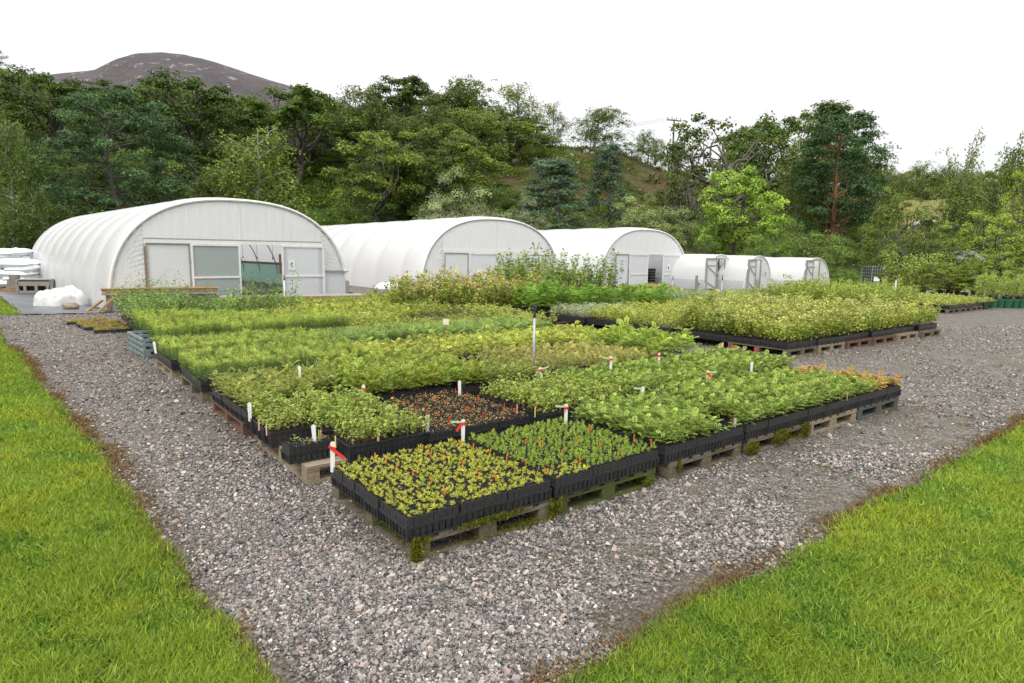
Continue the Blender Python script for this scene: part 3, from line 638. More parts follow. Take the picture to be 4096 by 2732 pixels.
for k in range(3): pallet(22.05 + 1.05 * k, 4.7, 'a', ['first', 'second', 'third'][k] + ' pallet of the separate low block by the yellow post, front side', 'pallets under the separate low block')

# ------------------------------------------------------------------ trays on the near pallets
G1 = 'black trays of seedlings on the pallets'
pallet_load(-.06, -.01, 'pineY', 'mossy corner pallet', G1)
pallet_load(1.03, 0, lambda a, b: 'pineY' if (b == 0 and a == 0) else 'pineG', 'green-stained second pallet', G1)
pallet_load(2.18, .03, lambda a, b: ('sparse' if (a == 2 and b < 2) else 'rowan'), 'third front pallet', G1)
pallet_load(3.28, .03, 'rowan', 'moss-hung fourth pallet', G1)
pallet_load(4.35, .03, 'rowan', 'pale fifth pallet', G1)
pallet_load(5.40, .03, lambda a, b: ('rowan' if a == 0 and b < 4 else 'rowanO' if (a + b * 2) % 5 else 'sparse'), 'blue-painted pallet', G1)
pallet_load(-.12, 1.80, 'willow', 'half bare pallet', G1, top_rim=True, skip=((0, 0), (0, 1), (1, 0), (2, 0)), nv=6, pv=.175, z=PZ - .012)
x_, y_, _ = W(.02, 1.72); tray(x_, y_, PZ + .004, TH + .01, 'dull', 'small ribbed tray of dull seedlings alone on bare pallet boards', G1, False)
pallet_load(.25, 1.46, 'willow', 'half bare pallet edge', G1, nu=2, nv=2, pv=.175, top_rim=True, z=PZ - .012)
pallet_load(.93, 1.42, 'red', 'red-labelled pallet', G1, nv=7, top_rim=False, pv=.176, z=PZ - .02)
pallet_load(2.08, 1.33, 'willow', 'second round-leaved pallet', G1, top_rim=True, z=PZ - .01)
pallet_load(3.2, 1.35, 'rowan', 'pallet behind the moss-hung one', G1)
pallet_load(4.3, 1.35, 'rowan', 'pallet behind the pale one', G1)
pallet_load(5.4, 1.35, 'rowan', 'pallet behind the blue-painted one', G1)
pallet_load(-.1, 2.95, lambda a, b: 'sparse' if (a == 1 and b == 0) or (a == 2 and b < 2) else 'rowanB', 'red-brown pallet', G1, nv=7)
pallet_load(1.0, 2.83, 'rowanF', 'pallet behind the red-labelled one', G1, nv=7)
pallet_load(2.1, 2.72, lambda a, b: 'rowanF' if a == 0 else 'rowanB', 'pallet left of the steel post', G1, nv=4)

# ------------------------------------------------------------------ dense beds: one block of packed trays each, overgrown by saplings
def block_mesh():
    mb = MB(); r = np.random.default_rng(2)
    for a in range(3):
        for b in range(7):
            cx_, cy_ = -.35 + .35 * a, -.528 + .176 * b; mb.box((cx_, cy_, .118), (.335, .165, .004))
            edge = a in (0, 2) or b in (0, 6)
            if edge:
                for x in CX:
                    for y in CY:
                        if not ((a == 0 and x == CX[0]) or (a == 2 and x == CX[-1]) or (b == 0 and y == CY[0]) or (b == 6 and y == CY[-1])): continue
                        h0, h1 = .014, .0205; V = [(cx_ + x + sx * h, cy_ + y + sy * h, z) for h, z in ((h0, .003), (h1, .085), (h1, .134)) for sx, sy in ((-1, -1), (1, -1), (1, 1), (-1, 1))]
                        mb.add(V, [(l * 4 + q, l * 4 + (q + 1) % 4, l * 4 + 4 + (q + 1) % 4, l * 4 + 4 + q) for l in (0, 1) for q in range(4)])
                mb.box((cx_, cy_, .078), (.352, .176, .007))
                mb.box((cx_, cy_, .06), (.31, .14, .11))
    return mb.mesh('trays', M['black'])
BLOCK = block_mesh()
BSP = {  # (maker, spacing, scale jitter)
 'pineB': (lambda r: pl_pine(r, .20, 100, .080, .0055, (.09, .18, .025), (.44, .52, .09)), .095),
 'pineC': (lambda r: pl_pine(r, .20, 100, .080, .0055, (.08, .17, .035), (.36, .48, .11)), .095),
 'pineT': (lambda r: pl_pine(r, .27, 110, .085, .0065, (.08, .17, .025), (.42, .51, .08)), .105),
 'fernY': (lambda r: pl_pinnate(r, .20, 8, .11, (.26, .34, .04), (.52, .54, .10), .016, .028, 4), .088),
 'fernT': (lambda r: pl_pinnate(r, .34, 10, .15, (.20, .32, .035), (.44, .52, .08), .018, .034, 5), .10),
 'rowanR': (lambda r: pl_pinnate(r, .15, 7, .09, (.24, .28, .05), (.50, .44, .13), .013, .022, 4, el=.8), .08),
 'birchT': (lambda r: pl_leafy(r, .42, 58, .040, .032, (.16, .25, .025), (.48, .54, .08), .055, (.3, .16, .09), tipc=(.44, .42, .12)), .085),
 'birchG': (lambda r: pl_leafy(r, .55, 58, .044, .034, (.18, .26, .03), (.44, .50, .07), .06, (.3, .16, .09)), .09),
 'birchL': (lambda r: pl_leafy(r, .22, 34, .034, .026, (.22, .30, .035), (.46, .48, .09), .045, (.25, .12, .06)), .08),
 'hazelY': (lambda r: pl_leafy(r, .24, 32, .036, .022, (.26, .34, .04), (.52, .54, .10), .04, (.25, .12, .06)), .08),
 'paleW': (lambda r: pl_leafy(r, .22, 36, .034, .016, (.30, .36, .18), (.56, .60, .36), .045, (.2, .12, .06)), .075),
 'hedgeD': (lambda r: pl_leafy(r, .34, 44, .040, .022, (.16, .24, .07), (.48, .56, .28), .05, (.1, .08, .05)), .085),
 'low': (lambda r: pl_leafy(r, .17, 22, .034, .026, (.30, .38, .05), (.46, .50, .10), .04, (.2, .12, .06)), .085),
 'pinkY': (lambda r: pl_leafy(r, .20, 26, .034, .024, (.32, .36, .06), (.55, .42, .18), .04, (.3, .12, .1)), .085),
 'spike': (lambda r: (pl_leafy(r, .26, 20, .03, .008, (.10, .12, .04), (.18, .18, .06), .008, (.06, .04, .03)) if r.random() < .35 else pl_leafy(r, .13, 24, .034, .024, (.26, .34, .05), (.44, .46, .09), .04, (.2, .12, .06))), .08),
 'bushy': (lambda r: pl_leafy(r, .42 + .4 * r.random() ** 2, 60, .046, .026, (.10, .20, .035), (.32, .44, .09), .07, (.15, .09, .05), nst=2), .125),
 'aspen': (lambda r: pl_leafy(r, .62 + .75 * r.random() ** 3, 70, .058, .052, (.20, .28, .03), (.46, .50, .09), .07, (.3, .17, .1), tipc=(.50, .40, .14)), .125),
 'hazelD': (lambda r: pl_leafy(r, 1.05 + .3 * r.random(), 95, .062, .056, (.12, .22, .02), (.36, .44, .06), .10, (.15, .1, .06)), .15),
 'rowanBig': (lambda r: pl_pinnate(r, .62, 16, .17, (.12, .26, .02), (.30, .44, .06), .022, .045, 5), .15),
}
BF = {}
def bed_meshes(sp):
    f, spc = BSP[sp]; out_ = []
    k = list(BSP).index(sp)
    pr = [f(np.random.default_rng(900 + k * 31 + i)) for i in range(12)]
    for var in range(2):
        r = np.random.default_rng(k * 7 + var); mb = MB(); ox = r.random() * 50
        nx, ny = int(1.04 / spc), int(1.22 / spc)
        for i in range(nx):
            for j in range(ny):
                x = -.52 + (i + .5) * 1.04 / nx + r.normal() * .012; y = -.61 + (j + .5) * 1.22 / ny + r.normal() * .012
                s_ = (.8 + .36 * float(vn(x + ox, y, 3.2, k, 3))) if sp.startswith('pine') else (.6 + .75 * float(vn(x + ox, y, 3.2, k, 3))) * (1 + .12 * r.normal()); mb.merge(tint(pr[r.integers(12)], r, .2), (rot_tilt(r, max(.4, s_), .11), np.array([x, y, .118])))
        out_.append(mb.mesh('foliage_' + sp, M['plant'], True))
    return out_
BR = random.Random(21)
def beds(tiles, name, label, cat, group=None, z=.13):
    """tiles: (u, v, species) of pallet sized blocks; each block is one bed"""
    for i, (u, v, sp) in enumerate(tiles):
        if sp not in BF: BF[sp] = bed_meshes(sp)
        x, y, _ = W(u + .52 + BR.gauss(0, .015), v + .6 + BR.gauss(0, .015)); lb = label[i] if isinstance(label, list) else label
        t_ = thing(name, lb, cat, (x, y, z), TH + BR.gauss(0, .01), group, kind='stuff')
        place('trays', BLOCK, t_); q = BR.randrange(4); place('foliage', BF[sp][q % 2], t_, rz=PI * (q // 2), sc=(1.07, 1.07, BR.uniform(.93, 1.07)))
NEAR = 'dense beds of saplings in the main block'
beds([(3.25, 2.85, 'rowanR'), (4.33, 2.85, 'rowanR')], 'rowan_bed', ['low pink-tinged rowan bed just right of the steel sprinkler post', 'low pink-tinged rowan bed left of the tall ferny clump'], 'saplings', NEAR)
beds([(5.4, 2.9, 'fernT')], 'rowan_bed', 'tall bright ferny rowan clump at the right end of the main block', 'saplings', NEAR)
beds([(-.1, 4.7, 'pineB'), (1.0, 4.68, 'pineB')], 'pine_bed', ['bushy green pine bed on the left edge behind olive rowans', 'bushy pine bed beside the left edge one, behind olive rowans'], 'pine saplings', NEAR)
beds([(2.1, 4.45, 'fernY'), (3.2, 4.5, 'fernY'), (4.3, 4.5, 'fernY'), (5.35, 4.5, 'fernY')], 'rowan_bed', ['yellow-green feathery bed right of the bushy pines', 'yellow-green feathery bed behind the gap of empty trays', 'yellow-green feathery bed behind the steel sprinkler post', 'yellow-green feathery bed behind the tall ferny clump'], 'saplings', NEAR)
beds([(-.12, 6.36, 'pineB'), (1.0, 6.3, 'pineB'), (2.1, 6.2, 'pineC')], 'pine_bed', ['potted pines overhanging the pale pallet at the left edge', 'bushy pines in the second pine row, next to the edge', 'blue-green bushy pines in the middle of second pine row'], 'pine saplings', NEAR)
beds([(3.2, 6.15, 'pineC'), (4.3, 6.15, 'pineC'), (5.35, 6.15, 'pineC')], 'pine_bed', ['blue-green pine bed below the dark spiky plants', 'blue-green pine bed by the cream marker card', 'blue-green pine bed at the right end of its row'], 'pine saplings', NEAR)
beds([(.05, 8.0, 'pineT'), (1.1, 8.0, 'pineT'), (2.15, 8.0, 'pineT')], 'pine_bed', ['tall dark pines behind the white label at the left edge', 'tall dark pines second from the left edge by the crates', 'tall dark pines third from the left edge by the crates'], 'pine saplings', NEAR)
beds([(3.2, 7.85, 'birchL'), (4.25, 7.85, 'spike'), (5.35, 7.85, 'spike')], 'sapling_bed', ['low yellow bed with a thin dark sapling standing in it', 'bed of dark thin spikes over yellow-green leaves', 'second bed of dark thin spikes, nearer the cream card'], 'saplings', NEAR)
beds([(.05, 9.6, 'pineT'), (1.1, 9.6, 'pineT'), (2.15, 9.6, 'birchL'), (3.2, 9.5, 'fernY'), (4.3, 9.5, 'fernY'), (5.4, 9.5, 'birchL')], 'sapling_bed', ['tall pine bed in the fourth row back at the left edge', 'tall pine bed in the fourth row back, inner one', 'olive birch bed between tall pines and feathery yellow beds', 'feathery yellow bed behind the lone dark sapling', 'feathery yellow bed behind the dark spikes', 'olive birch bed behind the cream marker card'], 'saplings', NEAR)
beds([(.1, 11.1, 'bushy'), (1.15, 11.1, 'bushy'), (2.2, 11.1, 'bushy')], 'sapling_bed', ['tall leafy rose bushes at the far left corner by the wooden table', 'tall leafy rose bushes in front of the wooden table', 'tall leafy rose bushes at the right end of the wooden table'], 'saplings', NEAR)
beds([(3.25, 11.1, 'fernY'), (4.3, 11.1, 'fernY'), (5.35, 11.1, 'fernY')], 'sapling_bed', ['feathery yellow bed in front of the low planks', 'feathery yellow bed before the right end of low planks', 'feathery yellow bed left of the tall aspens'], 'saplings', NEAR)
beds([(.2, 12.45, 'bushy'), (2.3, 12.6, 'fernY'), (3.35, 12.6, 'fernY'), (4.4, 12.6, 'birchL'), (5.45, 12.6, 'birchL'), (6.5, 13.6, 'birchL'), (7.6, 14.2, 'birchL')], 'sapling_bed', ['leafy bushes touching the wooden table leg', 'rearmost feathery bed beside the low planks', 'rearmost feathery bed right of the low planks', 'rearmost olive birch bed near the tunnel five wall', 'second rearmost olive birch bed near tunnel five', 'olive birch bed by the white heap at tunnel five', 'last olive birch bed below the wall of tunnel five'], 'saplings', NEAR)
beds([(6.55, 8.6, 'birchL'), (6.6, 7.4, 'low')], 'sapling_bed', ['low brushy olive bed right of the spiky beds', 'low green bed in the path behind the sprinkler post'], 'saplings', NEAR)
beds([(6.0, 10.9, 'aspen'), (7.05, 10.5, 'aspen'), (8.1, 10.4, 'aspen'), (9.1, 10.5, 'aspen'), (6.6, 12.1, 'aspen'), (7.65, 11.8, 'aspen'), (8.7, 11.8, 'aspen')], 'aspen_bed', ['left front clump of tall red-tipped aspens', 'second front clump of tall red-tipped aspens', 'third front clump of tall red-tipped aspens', 'right front clump of tall red-tipped aspens', 'left rear clump of tall red-tipped aspens', 'middle rear clump of tall red-tipped aspens', 'right rear clump of tall red-tipped aspens'], 'saplings', 'tall aspen clumps before tunnel five')
beds([(10.0, 11.6, 'hazelD'), (11.05, 11.2, 'hazelD'), (12.1, 10.8, 'hazelD'), (10.6, 12.8, 'hazelD')], 'hazel_bed', ['dark broad-leaved hazels right of the aspens', 'dark broad-leaved hazels in the middle of their clump', 'dark broad-leaved hazels sloping down towards tunnel four', 'dark broad-leaved hazels at the back of their clump'], 'saplings', 'dark hazels right of the aspens')
beds([(9.6, 9.0, 'rowanBig'), (10.6, 8.7, 'rowanBig'), (11.6, 8.3, 'rowanBig'), (8.7, 9.2, 'rowanBig')], 'rowan_bed', ['vivid green tall rowans in front of the dark hazels', 'vivid green tall rowans in the middle of their clump', 'vivid green tall rowans at the right end of their clump', 'vivid green tall rowans touching the red-tipped aspens'], 'saplings', 'vivid green rowans before the hazels')
FAR = 'beds of saplings in the far block'
beds([(8.86 + [0, 1.0, 2.05, 3.12, 4.2][i % 5] , 2.76 + 1.2 * (i // 5), 'birchT') for i in range(10)] + [(14.2, 2.7, 'birchT')], 'birch_bed', [f'tall yellow-green birch bed, {ORD[i % 5]} along the {["front", "second"][i // 5]} row of the far block' for i in range(10)] + ['tall yellow-green birch bed closing the right end of far block'], 'saplings', FAR)
beds([(8.8 + 1.05 * i, 5.25, ['hazelY', 'hazelY', 'hazelY', 'birchT', 'birchT'][i]) for i in range(5)] + [(8.8 + 1.05 * i, 6.45, ['hazelY', 'hazelY', 'hazelY', 'hazelY', 'birchT'][i]) for i in range(5)], 'sapling_bed', [f'{"yellow hazel" if (i % 5 < 3 or i == 8) else "tall birch"} bed, {ORD[i % 5]} along the {["third", "fourth"][i // 5]} row of the far block' for i in range(10)], 'saplings', FAR)
beds([(8.7 + 1.05 * i, 7.7, ['paleW', 'paleW', 'hazelY', 'hazelY', 'hazelY', 'hazelY'][i]) for i in range(6)], 'sapling_bed', [f'{"pale silvery" if i < 2 else "yellowish"} low bed, {ORD[i]} along the fifth row of the far block' for i in range(6)], 'saplings', FAR)
beds([(14.2, 8.9, 'hedgeD'), (15.2, 8.5, 'hedgeD'), (15.3, 7.3, 'hedgeD'), (14.2, 10.1, 'hedgeD'), (15.2, 9.7, 'hedgeD'), (14.2, 11.3, 'hedgeD')], 'willow_bed', [f'pale-topped dark-sided willow bed, {a} of its clump before the small tunnels' for a in ('left front', 'right front', 'nearest corner', 'left middle', 'right middle', 'left rear')], 'saplings', 'pale-topped willow beds')
beds([(16.6 + 1.05 * (i % 3), 4.8 + 1.2 * (i // 3), 'birchG') for i in range(9)], 'birch_bed', [f'tall birch bed, {ORD[i % 3]} in the {["front", "middle", "rear"][i // 3]} row of the second birch block' for i in range(9)], 'saplings', 'second tall birch block')
k_ = [(12.6 + 1.06 * i, 13.4 + .0 * i, 'low') for i in range(7)] + [(13.2 + 1.06 * i, 15.2, 'pinkY') for i in range(8)] + [(12.0 + 1.06 * i, 10.6 + 1.3 * (i % 2), 'low') for i in range(2)] + [(17 + 1.06 * i, 10.6, 'low') for i in range(4)]
beds(k_, 'sapling_bed', 'low yellow-green bed in the strips in front of tunnels two to four', 'saplings', 'low strips of saplings before the small tunnels')
beds([(22.05 + 1.05 * (i % 4), 4.7 + 1.2 * (i // 4), 'low') for i in range(8)], 'sapling_bed', [f'low green bed, {ORD[i % 4]} in the {["front", "rear"][i // 4]} row of the separate block by the yellow post' for i in range(8)], 'saplings', 'separate low block by the yellow post')

# ------------------------------------------------------------------ polytunnels
def text(body, size, mat, parent, loc, rot):
    c = bpy.data.curves.new('number', 'FONT'); c.body = body; c.size = size; c.extrude = .003; c.offset = .006; c.align_x = 'CENTER'; c.align_y = 'CENTER'
    o = bpy.data.objects.new('number', c); scene.collection.objects.link(o); bpy.context.view_layer.update()
    me = bpy.data.meshes.new_from_object(o.evaluated_get(bpy.context.evaluated_depsgraph_get())); bpy.data.objects.remove(o); me.materials.clear(); me.materials.append(mat)
    return place('number', me, parent, loc, rot=rot)
M['num'] = simple('blue_lettering', (.02, .09, .2), (.03, .11, .24), 4, .5)
def tunnel(name, label, L_, th, wd, ht, length, bay, ex=2.5, first=None, bulge=.05, header=None, small=False, clear=0.):
    """origin at the left front foot; x along the face, y down the tunnel"""
    t_ = thing(name, label, 'polytunnel', (L_[0], L_[1], 0), th, 'white polytunnels')
    nph = 40; ph = np.linspace(0, PI, nph)
    px_ = -np.sign(np.cos(ph)) * np.abs(np.cos(ph)) ** (2 / ex) * wd / 2; pz = np.abs(np.sin(ph)) ** (2 / ex) * ht
    first = first or bay; hoops = [0.]; y = first
    while y < length + .01: hoops.append(y); y += bay
    # normals of the profile for the bulge
    pr = np.stack([px_, pz], -1); tg = np.gradient(pr, axis=0); nn = np.stack([-tg[:, 1], tg[:, 0]], -1); nn /= np.linalg.norm(nn, axis=1)[:, None] + 1e-9; nn[nn @ np.array([0, 1.]) < -.05] *= -1
    nn = nn * np.sign((nn * (pr - [0, .4])).sum(1))[:, None]
    rows = []
    for a, b in zip(hoops[:-1], hoops[1:]):
        for s_ in np.linspace(0, 1, 9)[:-1]:
            rows.append((a + (b - a) * s_, bulge * (1 - (2 * s_ - 1) ** 2) ** .5))
    rows.append((hoops[-1], 0))
    r = np.random.default_rng(int(wd * 100)); G = np.zeros((len(rows), nph, 3))
    for i, (yy, bl) in enumerate(rows):
        sg = bl * np.sin(ph).clip(.15) ** .5 + .012 * np.sin(ph * 9 + yy * 2.) * (pz < 1.2)
        G[i, :, 0] = wd / 2 + px_ + nn[:, 0] * sg; G[i, :, 1] = yy; G[i, :, 2] = np.maximum(pz + nn[:, 1] * sg, 0)
    mb = MB(); mb.grid(G); cov = mb.obj('film_cover', M['film'], t_, smooth=True)
    if clear:                                            # lower sides of clear film
        k = pz < clear; mbc = MB()
        for side in (px_ < 0, px_ > 0):
            idx = np.where(k & side)[0]; g = G[:, idx].copy(); g[..., 0] += (-.012 if side is not None and px_[idx[0]] < 0 else .012); mbc.grid(g)
        mbc.obj('side_film', M['clear_film'], t_, smooth=True)
    for k, yy in enumerate(hoops):
        path = np.stack([wd / 2 + px_ * (1 - .02), np.full(nph, yy + (.02 if k == 0 else 0)), pz * (1 - .012)], -1)
        MB().tube(path, .022 if not small else .016, 6).obj('hoop', M['galv'], t_)
    # edge roll of film on the front hoop
    path = np.stack([wd / 2 + px_, np.full(nph, -.02), pz], -1); MB().tube(path, .042 if not small else .028, 8).obj('front_arch', M['white_frame'], t_, smooth=True)
    def arch(x): q = np.clip(np.abs((x - wd / 2) / (wd / 2)), 0, 1); return ht * (1 - q ** ex) ** (1 / ex)
    hl, hr, hzv = header
    xs_ = np.unique(np.concatenate([np.linspace(0.005, wd - .005, 90), [hl, hl - 1e-3, hr, hr + 1e-3]]))
    mb = MB(); bot = np.where((xs_ >= hl) & (xs_ <= hr), hzv, 0.); top_ = arch(xs_); bot = np.minimum(bot, top_)
    G = np.zeros((len(xs_), 8, 3)); k = np.linspace(0, 1, 8)
    G[:, :, 0] = xs_[:, None]; G[:, :, 2] = bot[:, None] * (1 - k) + top_[:, None] * k
    G[:, :, 1] = .012 * np.sin(xs_[:, None] * 23 + k * 2) * np.sin(k * PI) - .0
    # pleats fanning in from the corners beside the doors
    side_ = (xs_ < hl) | (xs_ > hr); G[side_, :, 1] += .02 * np.sin(G[side_, :, 2] * 34 + np.minimum(abs(xs_[side_] - hl), abs(xs_[side_] - hr))[:, None] * -9) * np.sin(np.clip(G[side_, :, 2] / ht, 0, 1) * PI)
    mb.grid(G[~side_]) if True else None
    n_l = np.where(xs_ < hl)[0]; n_r = np.where(xs_ > hr)[0]
    for idx in (n_l, n_r):
        kk = np.linspace(0, 1, 60); g = np.zeros((len(idx), 60, 3)); x1 = xs_[idx]; tp = arch(x1)
        g[:, :, 0] = x1[:, None]; g[:, :, 2] = tp[:, None] * kk; dd = np.minimum(abs(x1 - hl), abs(x1 - hr))[:, None]
        env = np.exp(-dd / .5) * np.clip((g[:, :, 2] - .25 * ht) / (.2 * ht), 0, 1)
        g[:, :, 1] = -.022 * (np.sin(g[:, :, 2] * 48 + dd * 16) + .5 * np.sin(g[:, :, 2] * 83 - dd * 9)) * env
        mb.grid(g)
    mb.obj('end_film', M['gable'], t_, smooth=True)
    MB().box((wd / 2, -.01, ht / 2 + hzv / 2), (.03, .02, ht - hzv)).obj('gable_strut', M['white_frame'], t_) if not small else None
    # back wall
    mb = MB(); G = np.zeros((60, 2, 3)); x2 = np.linspace(.01, wd - .01, 60); G[:, :, 0] = x2[:, None]; G[:, 1, 2] = arch(x2); G[:, :, 1] = hoops[-1]; mb.grid(G); mb.obj('rear_wall', M['gable'], t_)
    return t_, hoops, arch
def framed(t_, name, x0, x1, z0, z1, y, mat, fmat, fw=.045, mid=None, split=None):
    p_ = MB().box(((x0 + x1) / 2, y, (z0 + z1) / 2), (x1 - x0 - .01, .012, z1 - z0 - .01)).obj(name, mat, t_)
    mb = MB()
    for x in (x0, x1): mb.box((x, y - .018, (z0 + z1) / 2), (fw, .03, z1 - z0))
    for z in (z0 + fw / 2, z1 - fw / 2) + ((mid,) if mid else ()): mb.box(((x0 + x1) / 2, y - .019, z), (x1 - x0 - fw - .002, .026, fw))
    mb.obj('frame', fmat, p_); return p_
T6L = (-10.87, 17.3); T6, hoops, arch6 = tunnel('polytunnel', 'largest white polytunnel, numbered 6, at the left', T6L, rad(43), 7.08, 3.17, 16.2, 1.8, header=(.92, 6.15, 1.9), bulge=.11)
MB().box((3.535, -.06, 1.915), (5.26, .05, .1)).obj('header_rail', M['white_frame'], T6)
MB().box((3.535, -.03, 1.985), (5.26, .03, .035)).obj('header_board', M['wood_grey'], T6)
framed(T6, 'wall_panel', .97, 2.07, .03, 1.86, -.03, M['panel'], M['grey_frame'], .04)
framed(T6, 'sliding_door', 2.12, 3.46, .05, 1.86, -.08, M['panel_green'], M['white_frame'], .05, mid=.89)
d_ = framed(T6, 'sliding_door', 4.80, 6.19, .05, 1.86, -.08, M['panel'], M['white_frame'], .05, mid=.89)
mb = MB(); [mb.box((x, -.07, .95), (.11, .008, 1.76)) for x in (4.90, 6.07)]; mb.obj('timber_stile', M['grey_frame'], d_)
s_ = MB().box((5.085, -.105, 1.235), (.22, .008, .30)).obj('number_sign', M['white_plastic'], d_); text('6', .25, M['num'], s_, (5.085, -.112, 1.235), (PI / 2, 0, 0))
MB().box((4.74, -.03, 1.28), (.06, .04, .62)).obj('door_post', M['wood_red'], T6)
MB().box((.93, -.015, .9), (.06, .03, 1.75)).obj('door_post', M['wood_pale'], T6)
MB().box((6.68, -.05, 1.03), (.85, .04, .06)).obj('side_bar', M['wood_grey'], T6); MB().box((6.64, -.02, .5), (.82, .012, .95)).obj('side_panel', M['panel'], T6)
MB().bar((6.95, -.07, 1.05), (7.16, -.07, 1.05), .05).obj('bar_clamp', M['white_frame'], T6)
# inside tunnel 6, seen through the gap between its doors
MB().box((6.93, 7, 1.17), (.04, 13.8, .09)).obj('side_rail', M['wood'], T6); MB().box((6.96, 7, .57), (.008, 13.8, 1.1)).obj('side_vent_sheet', M['mesh_green'], T6)
MB().tube([(5.6, .3, 1.93), (5.6, 13.5, 1.93)], .012, 5).obj('water_pipe', M['blue'], T6)
mb = MB()
for yy in np.arange(1.2, 13, 1.4): mb.tube([(5.6, yy, 1.92), (5.6, yy, 1.45)], .006, 4); mb.tube([(5.6, yy, 1.45), (5.6, yy, 1.38)], .02, 5)
mb.obj('sprinkler', M['metal_dark'], T6)
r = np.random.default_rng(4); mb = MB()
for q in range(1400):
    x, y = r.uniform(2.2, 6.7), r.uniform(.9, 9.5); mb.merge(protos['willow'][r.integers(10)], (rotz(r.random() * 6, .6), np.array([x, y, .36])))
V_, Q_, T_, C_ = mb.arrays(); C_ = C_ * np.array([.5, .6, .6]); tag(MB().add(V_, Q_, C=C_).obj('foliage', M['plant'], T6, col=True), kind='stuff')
mb = MB(); mb.box((4.45, 5.2, .33), (4.6, 8.7, .05)); [mb.box((x, y, .15), (.06, .06, .3)) for x in (2.3, 4.4, 6.5) for y in (1, 3, 5, 7, 9)]; mb.obj('staging', M['black'], T6)
for q in range(60):
    x, y = r.uniform(3, 6.6), r.uniform(.9, 6); place('label_stick', (lambda: bpy.data.meshes.get('label_stick') or MB().box((0, 0, .05), (.02, .004, .1)).mesh('label_stick', M['white_plastic']))(), T6, (x, y, .37), rz=r.random())

T5L = (-3.8, 26.72); T5, _, arch5 = tunnel('polytunnel', 'white polytunnel numbered 5, behind the tall aspens', T5L, TH, 7.63, 3.2, 25.0, 2.5, first=1.75, header=(1.06, 6.73, 1.74), bulge=.15)
MB().box((3.9, -.06, 1.77), (5.7, .05, .1)).obj('header_rail', M['white_frame'], T5)
framed(T5, 'wall_panel', 1.12, 2.3, .03, 1.70, -.03, M['panel'], M['grey_frame'], .04); framed(T5, 'sliding_door', 2.36, 3.85, .05, 1.70, -.08, M['panel'], M['white_frame'], .05, mid=.6)
d_ = framed(T5, 'sliding_door', 5.26, 6.72, .05, 1.70, -.08, M['panel'], M['white_frame'], .05, mid=.59)
s_ = MB().box((5.70, -.105, 1.12), (.25, .008, .36)).obj('number_sign', M['white_plastic'], d_); text('5', .28, M['num'], s_, (5.70, -.112, 1.12), (PI / 2, 0, 0))
MB().box((1.75, -.05, 1.0), (.26, .008, .4)).obj('notice', M['cream'], T5); MB().box((5.17, .02, 1.1), (.12, .05, .75)).obj('door_post', M['wood_red'], T5)
MB().box((7.1, -.05, .83), (.7, .04, .07)).obj('side_bar', M['wood_grey'], T5)
T4L = (4.21, 31.55); T4, _, arch4 = tunnel('polytunnel', 'white polytunnel numbered 4 with a stack of black trays in its doorway', T4L, TH, 6.85, 3.02, 22.5, 2.5, header=(1.05, 6.08, 1.78), bulge=.15)
MB().box((3.56, -.06, 1.81), (5.06, .05, .09)).obj('header_rail', M['white_frame'], T4)
framed(T4, 'wall_panel', 1.1, 2.0, .03, 1.75, -.03, M['panel'], M['grey_frame'], .04); framed(T4, 'sliding_door', 2.05, 3.42, .05, 1.75, -.08, M['panel'], M['white_frame'], .05, mid=.75)
d_ = framed(T4, 'sliding_door', 4.66, 6.05, .05, 1.75, -.08, M['panel'], M['white_frame'], .05, mid=.72)
s_ = MB().box((5.08, -.105, 1.06), (.22, .008, .33)).obj('number_sign', M['white_plastic'], d_); text('4', .26, M['num'], s_, (5.08, -.112, 1.06), (PI / 2, 0, 0))
MB().box((6.5, -.05, .82), (.7, .04, .06)).obj('side_bar', M['wood_grey'], T4)
s_ = MB().box((6.27, -.09, .78), (.2, .01, .24)).obj('notice', M['yellow'], T4); MB().box((6.27, -.098, .77), (.14, .004, .15)).obj('notice_print', M['cream'], s_)
def small_tunnel(Lp, wd, ht, length, dl, dm, dr, dz, num, label, sx, closed=False):
    T_, _, ar = tunnel('polytunnel', label, Lp, TH, wd, ht, length, 2.4, ex=2.3, header=(dl, dr, dz), bulge=.03, small=True, clear=.62)
    mb = MB(); [mb.box((x, -.03, dz / 2), (.06, .05, dz)) for x in (dl, dr)]; mb.box(((dl + dr) / 2, -.03, dz), (dr - dl - .06, .05, .06)); mb.obj('door_frame', M['grey_frame'], T_)
    d = MB().box(((dl + dm) / 2 + .0, -.06, dz / 2), (dm - dl, .01, dz - .1)).obj('door', M['gable'], T_)
    mb = MB(); [mb.box((x, -.08, dz / 2), (.05, .03, dz - .04)) for x in (dl + .03, dm)]
    for z in (.06, dz * .78, dz - .05): mb.box(((dl + dm) / 2, -.08, z), (dm - dl - .1, .03, .045))
    mb.bar((dl + .05, -.082, dz * .76), (dm - .05, -.082, dz * .5), .03); mb.bar((dl + .05, -.082, .4), (dm - .05, -.082, .1), .03); mb.obj('frame', M['grey_frame'], d)
    mb = MB(); mb.box((dr - .05, .30, dz / 2), (.05, .05, dz - .06)); mb.bar((dm + .05, .2, .15), (dr - .08, .28, dz * .5), .04); mb.bar((dm + .05, .2, dz * .5), (dr - .08, .28, dz * .9), .04); mb.box(((dm + dr) / 2, .22, dz * .75), (dr - dm, .03, .04)); mb.obj('inner_brace', M['metal_dark'] if num != '1' else M['grey_frame'], T_)
    s_ = MB().box((sx, -.05, .85), (.16, .006, .26)).obj('number_sign', M['white_plastic'], T_); text(num, .26, M['metal_dark'], s_, (sx, -.056, .85), (PI / 2, 0, 0))
    return T_
